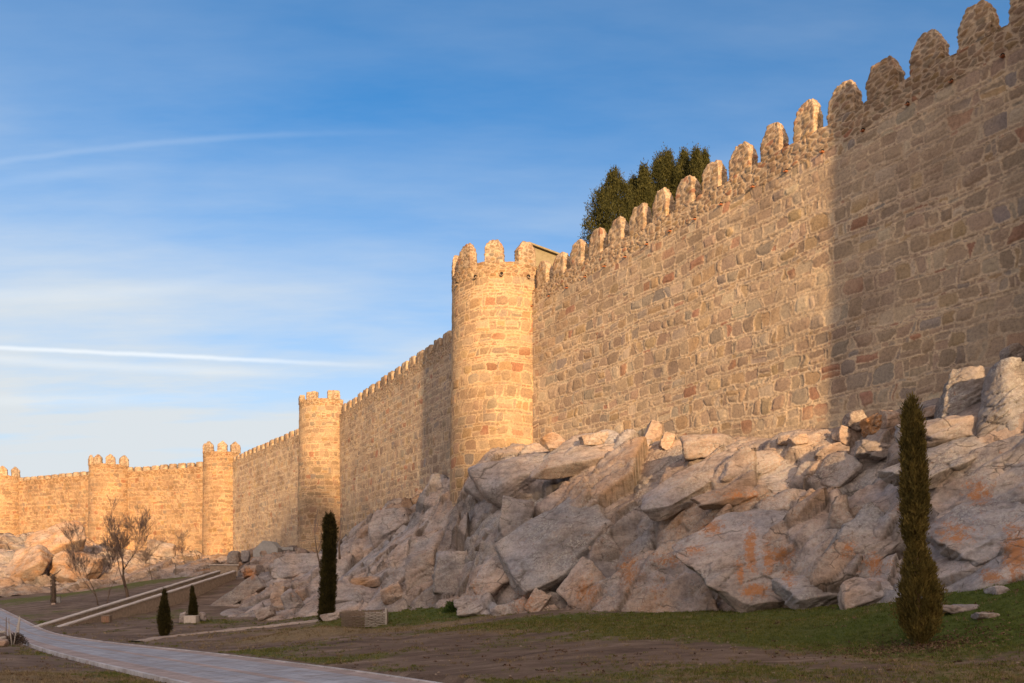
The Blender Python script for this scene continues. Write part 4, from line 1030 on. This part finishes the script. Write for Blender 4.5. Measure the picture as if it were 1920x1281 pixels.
cypress('cypress_tree', b, 62*m, [(0, .2, 0), (.08, .25, 0), (.3, .24, 0), (.5, .19, 0), (.7, .13, -.02), (.88, .07, -.05), (1, .01, -.06)],
        'smallest dark cypress growing behind the little stone planter', M_TALLC, 420, 18, .10, .017, 36, M_BARK, tr=.05, lob=.08, spread=.03)
# cypresses inside the walls
def towncy(pxc, pytop, Y, wpx, seed, label, prof, zb=13.0, **kw):
    x = (pxc-CX)/FPX*Y; zt = EYE+(HY-pytop)/FPX*Y; H = zt-zb; wm = wpx/FPX*Y*1.08
    pr = [(1-(1-a)*min(1, 6.0/H), b_*wm, c_*wm) for a, b_, c_ in prof]; pr = [(0, .25, 0), (.15, pr[0][1], 0)]+pr
    return cypress('conifer_tree', (x, Y, zb), H, pr, label, M_TOWNC, 2600, 24, .17, .028, seed, M_BARK, grp='cypresses inside the town wall', tr=.2, lob=.75, spread=.10, lobes=7, z0=.5, **kw)
PF = [(.1, .5, 0), (.35, .46, 0), (.55, .38, 0), (.75, .26, 0), (.88, .13, 0), (.95, .06, 0), (1, .01, 0)]
SPI = [(.1, .5, 0), (.4, .44, 0), (.6, .34, 0), (.8, .22, 0), (.92, .10, 0), (1, .02, 0)]
towncy(1152, 318, 57, 96, 41, 'broad green conifer behind the wall, leftmost of the treetops over the merlons', PF)
towncy(1188, 332, 58.5, 36, 42, 'short green spire between the broad conifer and the thin-topped one', SPI)
towncy(1207, 310, 57.5, 44, 43, 'thin-topped green conifer second tallest spire from the left', SPI)
towncy(1247, 286, 59, 60, 44, 'ragged conifer with outstretched side branches in the middle of the treetops', [(.1, .5, 0), (.4, .5, 0), (.6, .42, 0), (.8, .32, 0), (.93, .20, 0), (1, .04, 0)])
towncy(1282, 279, 58, 52, 45, 'ragged conifer with a bent leading shoot right of the middle', [(.1, .5, 0), (.35, .48, 0), (.55, .36, 0), (.72, .24, -.02), (.86, .10, .02), (.94, .07, 0), (1, .02, 0)])
towncy(1305, 277, 56.5, 18, 46, 'slim dark green spire close to the taller merlons', [(.1, .5, 0), (.5, .42, 0), (.75, .36, 0), (.9, .22, 0), (1, .03, 0)])
towncy(1321, 285, 57.5, 15, 47, 'slimmest spire, rightmost of the treetops over the merlons', [(.1, .5, 0), (.5, .42, 0), (.75, .32, 0), (.9, .18, 0), (1, .03, 0)])
tv_ = np.array([(8.5, 57, 13.2), (2.5, 60, 13.2), (-17, 95, 13.2), (-40, 132, 13.2), (-90, 155, 13.2), (-130, 420, 13.2), (260, 420, 13.2), (230, 20, 13.2), (30, 20, 13.2)])
tvb = tv_.copy(); tvb[:, 2] = 6
ne = len(tv_)
me_f = MB(); me_f.add(list(tv_)+list(tvb), [tuple(range(ne))]+[(i, (i+1) % ne, ne+(i+1) % ne, ne+i) for i in range(ne)])
tag(me_f.build('terrain', M_GROUND), kind='structure')

# bush, shrubs, bare trees
def leafball(name, base, rad, label, mat, n, ln, wd, seed, cat='bush', stems=True):
    r = np.random.default_rng(seed); root = empty(name, base, label, cat)
    d = r.normal(size=(n, 3)); d[:, 2] = np.abs(d[:, 2]); d /= np.linalg.norm(d, axis=1)[:, None]
    q = d*2+seed; rr = (.6+.8*fbm(q, 3, seed))*r.uniform(.3, 1, n)**.5
    pts = d*rr[:, None]*np.array(rad)
    V, F, lr = leaves(pts, d+r.normal(0, .6, (n, 3)), ln, wd, r)
    mesh_obj('crown', V, F, mat, root, None, False, {'leafrnd': lr})
    mb = MB()
    for k in range(7):
        a = r.uniform(0, 6.28); mb.tube([(0, 0, -.1), (math.cos(a)*rad[0]*.3, math.sin(a)*rad[1]*.3, rad[2]*.4), (math.cos(a)*rad[0]*.6, math.sin(a)*rad[1]*.6, rad[2]*.8)], [.02, .014, .006], 5)
    mb.build('stem', M_BARK, root)
    return root
leafball('green_bush', gp(847, 43.0), (.45, .45, .52), 'small bright green bush at the foot of the cliff', M_BUSH, 1500, .09, .03, 51)
leafball('dry_shrub', gp(30, 37.5), (.45, .4, .5), 'dry brown shrub around the stakes beside the road', M_SHRUB, 1600, .10, .012, 52)

def bare_tree(name, base, H, label, seed, spread=.5, depth=5, nb=3, r0=.12, cat='tree', fork=.25, grp=None, lean=(0, 0), twig=.011):
    r = np.random.default_rng(seed); root = empty(name, base, label, cat, grp)
    tb, cb = MB(), MB()
    def grow(p, d, ln, rad, lev):
        n = 4; pts = [p]; dd = d.copy(); rads = [rad]
        for k in range(n):
            dd = dd+r.normal(0, .10, 3)+np.array([0, 0, .05]); dd /= np.linalg.norm(dd); pts.append(pts[-1]+dd*ln/n); rads.append(max(rad*(1-.45*(k+1)/n), twig))
        (tb if lev == 0 else cb).tube(pts, rads, 7 if lev == 0 else (4 if lev < 3 else 3), lev < 2)
        if lev >= depth: return
        kids = nb+int(r.random() < .5)+int(lev >= 2)
        for k in range(kids):
            f = 1.0 if k == 0 else r.uniform(.35, .98); i = min(int(f*n), n-1); q = pts[i]+(pts[i+1]-pts[i])*(f*n-i)
            a = r.uniform(0, 6.28); side = np.array([math.cos(a), math.sin(a), 0])
            nd = dd+side*(spread*(.35 if k == 0 else 1))+np.array([0, 0, .16]); nd /= np.linalg.norm(nd)
            grow(q, nd, ln*(r.uniform(.62, .86) if lev < 3 else r.uniform(.55, .8)), max(rads[min(i+1, n)]*(.85 if k == 0 else .6), twig), lev+1)
    grow(np.array([0, 0, -.1]), np.array([lean[0], lean[1], 1.]), H*fork, r0, 0)
    tb.build('trunk', M_BARK, root, True); cb.build('crown', M_TWIG, root, True)
    return root
bare_tree('bare_tree', gp(240, 74), 18.5, 'tall bare leafless tree above the ramp, forking low', 61, .62, 6, 2, .17, fork=.17, twig=.010)
bare_tree('bare_tree', gp(184, 72), 10, 'thin bare tree left of the tall forked one', 62, .55, 6, 2, .06, fork=.24, twig=.008)
bare_tree('bare_tree', gp(200, 73), 9, 'slight bare tree between the thin one and the tall forked one', 63, .6, 6, 2, .05, fork=.24, twig=.008)
bare_tree('bare_tree', gp(330, 96), 10, 'low spreading bare tree by the wall foot right of the tall forked one', 64, .75, 6, 2, .06, fork=.17, twig=.008)
bare_tree('bare_tree', gp(285, 97), 10, 'bushy bare tree close behind the tall forked one', 65, .75, 6, 2, .06, fork=.17, twig=.008)
bare_tree('bare_sapling', P(600, 1062, 52), 3.4, 'bare grey sapling with bent stems just left of the tall dark cypress', 66, .28, 2, 2, .06, fork=.5, lean=(-.15, 0), twig=.02)
bare_tree('bare_sapling', P(637, 1046, 56), 2.3, 'short bare sapling stem just right of the tall dark cypress', 67, .35, 2, 1, .09, fork=.6, twig=.02)
# pollarded tree on the left grass
bs = gp(100, 75); pt_ = empty('pollarded_tree', bs, 'dark pollarded tree stub with few cut branches on the left grass', 'tree')
mb = MB(); mb.tube([(0, 0, -.1), (.03, 0, .5), (-.02, 0, 1.4), (.02, 0, 2.2), (-.03, 0, 2.75)], [.24, .17, .14, .13, .12], 9); mb.build('trunk', M_BARK, pt_, True)
for (z, dx, dy, dz, rr) in ((2.7, .75, 0, .55, .05), (2.65, -.35, .1, .25, .06), (1.75, .6, .1, .08, .05), (1.65, -.9, 0, -.1, .045), (2.3, .2, -.3, .3, .04), (1.2, -.2, .3, .2, .04)):
    mb = MB(); mb.tube([(0, 0, z), (dx*.5, dy*.5, z+dz*.35), (dx, dy, z+dz)], [rr, rr*.8, rr*.5], 6); mb.build('branch', M_BARK, pt_, True)
r = np.random.default_rng(5); n = 900; zz2 = r.uniform(.1, 2.6, n); a = r.uniform(0, 6.28, n); pts = np.stack([np.cos(a)*.17, np.sin(a)*.17, zz2], 1)
V, F, lr = leaves(pts, np.stack([np.cos(a), np.sin(a), .7+0*a], 1)+r.normal(0, .3, (n, 3)), .12, .02, r)
mesh_obj('foliage', V, F, M_SHRUB, pt_, None, False, {'leafrnd': lr})
# stones at its foot, box beside it
g = gp(100, 74.4); boulder(100, HY-(g[2]+.05-EYE)/74.4*FPX, 8, 3.5, 0, 881, 'small white stone at the foot of the pollarded tree stub', .6, .6, .9, 0., 'stone', 3, at=g, cat='stone')

# ------------------------------------------------------------------ ramp with two capped parapets
a0 = P(80, 1184, 52); a1 = P(440, 1070, 80); dd = (a1-a0); dh = un(dd[:2]); nrm = np.array([-dh[1], dh[0]]); Ln = np.linalg.norm(dd[:2])
ramp_o = empty('stone_ramp', a0, 'long straight stone ramp with two pale capped parapets climbing to the rocks', 'ramp')
def lofted(name, off, w, zt0, depth0, depth1, mat, nseg=60, cap=False, jit=.0, seed=0):
    vs = []; fs = []; rr = np.random.default_rng(seed)
    for i in range(nseg+1):
        t = i/nseg; c = dh*Ln*t+nrm*off; z = dd[2]*t+zt0
        dp = depth0+(depth1-depth0)*t
        for (s_, zz) in ((-w/2, z-dp), (-w/2, z), (w/2, z), (w/2, z-dp)):
            p = c+nrm*s_; vs.append((p[0], p[1], zz+rr.normal(0, jit)))
    for i in range(nseg):
        b0 = i*4; b1 = b0+4
        for k in range(4): fs.append((b0+k, b0+(k+1) % 4, b1+(k+1) % 4, b1+k))
    fs += [(3, 2, 1, 0), tuple(nseg*4+k for k in range(4))]
    mb = MB(); mb.add(vs, fs); return mb.build(name, mat, ramp_o)
lofted('parapet', 0, .32, -.10, 1.0, 3.0, M_RUB, jit=.012, seed=1)
lofted('parapet', 1.65, .32, -.10, 1.0, 2.6, M_RUB, jit=.012, seed=2)
lofted('coping', 0, .44, 0, .097, .097, M_CAP, jit=.008, seed=3)
lofted('coping', 1.65, .44, 0, .097, .097, M_CAP, jit=.008, seed=4)
lofted('ramp_deck', .825, 1.32, -.55, .6, 2.2, M_PATH, seed=5)
mb = MB(); e0 = -dh*.16+nrm*.825; mb.box((e0[0], e0[1], -.32), (.30, 1.97, .70), math.atan2(dh[1], dh[0]), .02); mb.build('end_wall', M_CAP, ramp_o)
lw = P(420, 1058, 84); lwo = empty('landing_wall', (lw[0], lw[1], lw[2]-1.2), 'short pale capped wall at the top of the ramp', 'wall')
mb = MB(); mb.box((0, 0, .5), (2.7, .35, 1.1), math.radians(20), .02); mb.build('wall_body', M_RUB, lwo)
mb = MB(); mb.box((0, 0, 1.12), (2.9, .5, .13), math.radians(20), .02); mb.build('coping', M_CAP, lwo)
# gabled grey stone block by the square-toothed tower
gb = hit(508, 1024); gbo = empty('gabled_stone_block', (gb[0], gb[1]+.5, gb[2]-.8), 'grey gable-topped stone block beside the square-toothed tower foot', 'stone block')
mb = MB(); pr_ = [(-1.5, 0), (1.3, 0), (1.3, 1.0), (.55, 1.75), (-.35, 1.85), (-1.5, .7)]; k = len(pr_)
mb.add([(x, -.6, z) for x, z in pr_]+[(x*.96+.25, .9, z) for x, z in pr_], [tuple(range(k)), tuple(range(2*k-1, k-1, -1))]+[(i, k+i, k+(i+1) % k, (i+1) % k) for i in range(k)])
mb.build('block', M_CONC, gbo)
mb = MB(); mb.box((2.0, .7, .95), (1.6, .5, .35), 0, .03); mb.build('side_slab', M_CONC, gbo)

# woven wattle enclosure
wc = gp(683, 42.0)
wo = empty('wattle_enclosure', wc, 'low enclosure of woven wattle panels near the tall dark cypress', 'fence')
mW = 42/FPX
pl = [(-1.22, .25), (-.62, -.30), (.10, -.42), (1.14, -.02), (1.1, .75), (.2, 1.1), (-.8, .95)]
Hh = .86
for k in range(len(pl)):
    p0, p1 = np.array(pl[k]), np.array(pl[(k+1) % len(pl)]); L_ = np.linalg.norm(p1-p0); u = (p1-p0)/L_; nn = np.array([-u[1], u[0]]); ns = max(4, int(L_/.16))
    mb = MB()
    nrow = 10
    for r_ in range(nrow):
        z = .05+r_*(Hh-.08)/nrow; pts = []
        for q_ in range(ns*2+1):
            t = q_/(ns*2); off = .05*math.cos(math.pi*(t*ns+r_)); c = p0+u*L_*t+nn*off; pts.append((c[0], c[1], z+.01*math.sin(7*t+r_)))
        mb.tube(pts, .027, 5)
    mb.build('woven_panel', M_PALEWOOD if k in (2,) else M_WOOD, wo)
    mb = MB()
    for q_ in range(ns+1):
        c = p0+u*L_*q_/ns
        if q_ < ns: mb.tube([(c[0], c[1], -.1), (c[0], c[1], Hh+.02)], .017, 5)
    mb.build('stakes', M_WOOD, wo)
mb = MB(); mb.tube([(1.14, -.02, -.1), (1.15, -.03, Hh+.12)], .055, 8); mb.build('corner_post', M_PALEWOOD, wo)
mb = MB(); mb.add([(x, y, .55) for x, y in pl], [tuple(range(len(pl)))]); mb.add([(x*.98, y*.98, .40) for x, y in pl], [tuple(reversed(range(len(pl))))])
mb.build('earth_fill', M_RUB, wo)

# little planter, boxes
pc = gp(360, 51.4); po = empty('stone_planter', pc, 'little pale stone planter in front of the smallest cypress', 'planter')
mb = MB()
for (x, y, sx, sy) in ((0, -.32, .75, .1), (0, .32, .75, .1), (-.325, 0, .1, .54), (.325, 0, .1, .54)): mb.box((x, y, .2), (sx, sy, .5), 0, .012)
mb.build('sides', M_CAP, po)
mb = MB(); mb.box((0, 0, .18), (.55, .54, .4), 0); mb.build('soil', M_DARK, po)
for (dx, lab) in ((-.6, 'small pale stone left of the little planter'), (.72, 'small dark-shadowed stone right of the little planter')):
    gg = gp(360+dx*FPX/51.6, 51.7); boulder(360+dx*FPX/51.6, HY-(gg[2]+.35-EYE)/51.7*FPX, 11, 17, 0, 890+int(dx*10), lab, .4, .45, .9, 0., 'stone', 3, at=gg, cat='stone')
bx = gp(200, 57.2); bo = empty('wooden_crate', bx, 'brown wooden crate on the grass below the ramp', 'crate')
mb = MB(); mb.box((0, 0, .24), (.58, .45, .42), .1, .01); mb.build('box_body', M_WOOD, bo)
mb = MB()
for k in range(4): mb.box((-.21+.14*k, -.235, .24), (.10, .03, .44), .0, .005)
mb.build('front_slats', M_RTRUNK, bo)
mb = MB(); mb.box((0, 0, .49), (.62, .5, .06), .1, .01); mb.build('lid', M_WOOD, bo)
b2 = gp(109, 76); bo = empty('utility_box', b2, 'small grey-brown box standing beside the pollarded tree stub', 'box')
mb = MB(); mb.box((0, 0, .27), (.42, .3, .56), .2, .02); mb.build('box_body', M_CONC, bo)
mb = MB(); mb.box((0, 0, .57), (.48, .36, .05), .2, .01); mb.build('lid', M_WOOD, bo)
# stakes and rails by the road at the left edge
for (px, Y, hgt, lx, lab, mt, rr) in ((11, 37.6, 1.22, .02, 'dark thin stake, leftmost of those in the dry shrub', M_WOOD, .022), (16.5, 37.2, 1.2, .01, 'dark thin stake second from the left edge in the dry shrub', M_WOOD, .018),
                                      (23, 36.6, .95, -.16, 'pale stake leaning left out of the dry shrub', M_PALEWOOD, .028), (24.5, 36.5, 1.0, .22, 'pale stake leaning right out of the dry shrub', M_PALEWOOD, .022), (32, 37.8, 1.25, .12, 'broad grey board standing right in the dry shrub', M_PALEWOOD, .05)):
    g = gp(px, Y); o = empty('tree_stake', g, lab, 'stake', 'stakes beside the road')
    mb = MB(); mb.tube([(0, 0, -.15), (lx*.5, 0, hgt*.5), (lx, 0, hgt)], [rr, rr*.95, rr*.8], 7); mb.build('shaft', mt, o, True)
    mb = MB(); mb.tube([(lx*.97, 0, hgt-.02), (lx*1.02, 0, hgt+.05)], [rr*.8, rr*.2], 7); mb.build('tip', mt, o, True)
for (z, lab) in ((.48, 'upper pale log of the rail at the left edge'), (.22, 'lower pale log of the rail at the left edge')):
    g = gp(-14, 36.6); o = MB(); o.tube([(-1.2, .2, -.1+z), (-.3, .05, -.02+z), (.62, -.05, .10+z)], [.07, .07, .06], 8); oo = o.build('log_rail', M_PALEWOOD, None, True); oo.location = g; tag(oo, lab, 'log')
g = gp(-2, 35.2); boulder(-2, HY-(g[2]+.15-EYE)/35.2*FPX, 34, 18, 0, 901, 'sandy boulder under the pale log rail at the left edge', .6, .7, .9, 0., 'boulder', 4, at=g)

# ------------------------------------------------------------------ grass blades
r = np.random.default_rng(77)
def scatter(n, dens_fn, ymin, ymax, pw):
    Y = ymin*(ymax/ymin)**(r.random(n)**pw); px = r.uniform(-40, 1960, n); x = (px-CX)/FPX*Y; xy_ = np.stack([x, Y], 1)
    k = r.random(n) < dens_fn(xy_); xy_ = xy_[k]
    xy_ = np.repeat(xy_, 9, 0); return xy_+r.normal(0, 1, xy_.shape)*np.clip(xy_[:, 1:]/20, .7, 2)*.035
def g_d(xy_):
    q = np.c_[xy_, np.zeros(len(xy_))]
    return np.clip((turfness(xy_)-.22)*1.5+.9*(fbm(q*1.6, 3, 91)-.5), 0, 1)*(road_dist(xy_) > .12)
def d_d(xy_):
    q = np.c_[xy_, np.zeros(len(xy_))]
    return np.clip(dryness(xy_)*.9-.05+.9*(fbm(q*1.4, 3, 92)-.5), 0, 1)*(road_dist(xy_) > .12)
for (nm, mt, fn_, n0, ln, wd) in (('grass', M_GRASS, g_d, 52000, .075, .0065), ('dry_grass', M_DRYG, d_d, 34000, .085, .0055)):
    xy_ = scatter(n0, fn_, 12.4, 60, 1.0)
    pts = np.c_[xy_, ground(xy_)-.01]; m = len(pts)
    dirs = np.stack([r.normal(0, .55, m), r.normal(0, .55, m), np.ones(m)], 1)
    V, F, lr = leaves(pts, dirs, ln*np.clip(xy_[:, 1]/22, .8, 2.)**.5, wd*np.clip(xy_[:, 1]/20, .8, 2.5), r)
    tag(mesh_obj(nm, V, F, mt, None, None, False, {'leafrnd': lr, 'lush': np.repeat(lushness(xy_), 4)*(nm == 'grass')}), kind='stuff')

# leaf litter under the big cypress and in hollows
cb = gp(1722, 18.0); m = 2600
ang = r.uniform(0, 6.28, m); rad = np.abs(r.normal(0, 1.1, m)); lx_ = np.c_[cb[0]+np.cos(ang)*rad*1.3, cb[1]+np.sin(ang)*rad*.6-.15]
ex = scatter(700, lambda q: np.full(len(q), .6)*(road_dist(q) > .1), 12.5, 34, 1.0)
lx_ = np.concatenate([lx_, ex]); m = len(lx_)
V, F, lr = leaves(np.c_[lx_, ground(lx_)+.02], np.stack([r.normal(0, 1, m), r.normal(0, 1, m), r.normal(0, .3, m)], 1), .07, .018, r)
M_LITTER = mat_leaf('leaf_litter', (.05, .026, .016), (.11, .062, .038), (.22, .15, .10), .1)
tag(mesh_obj('leaf_litter', V, F, M_LITTER, None, None, False, {'leafrnd': lr}), kind='stuff')

# ------------------------------------------------------------------ hills behind the viewpoint (they shade the meadow from the low sun)
perp = np.array([-SH[1], SH[0]])                        # lateral axis, + to the right of the view
DR = 300.
uu = np.r_[np.linspace(-420, -62, 60), np.arange(-60, 60, .35), np.linspace(62, 420, 60)]
Hs = np.interp(uu, [-420, -90, -45, -30, -14, -6, 0, 4, 7, 10, 14, 20, 27, 40, 90, 420], [8, 3, 3, 3.2, 6.5, 10, 15.5, 15, 12, 10.3, 6.7, 3.8, 3.3, 5, 9, 12])
Yref = np.interp(uu, [-45, -14, 4, 13, 22, 60], [105, 115, 85, 52, 34, 30])
qd = DR+np.interp(uu, [-45, -14, 4, 13, 22, 60], [100, 112, 82, 50, 33, 28])
ridge = Hs+qd*math.tan(SUN_EL)+1.2*(fbm(np.c_[uu*.16, uu*0, uu*0], 3, 201)-.5)+2.2*(fbm(np.c_[uu*1.4, uu*0, uu*0], 2, 202)-.5)
HV = []
for (dd_, f) in ((120, -.02), (180, .25), (240, .65), (280, .93), (300, 1.0), (330, .97), (420, .7), (600, .3), (900, -.02)):
    c = SH*dd_; p = c[None]+perp[None]*uu[:, None]*(1+(dd_-300)/1200.); HV.append(np.c_[p, ridge*f+(-1 if f < 0 else 0)])
HV = np.stack(HV, 1); nh = HV.shape[1]
hill = mesh_obj('hills', HV.reshape(-1, 3), grid_faces(len(uu), nh), M_GROUND, None, None, True, {'grassy': np.full(len(uu)*nh, .5), 'dry': np.full(len(uu)*nh, .3)})
tag(hill, kind='structure')
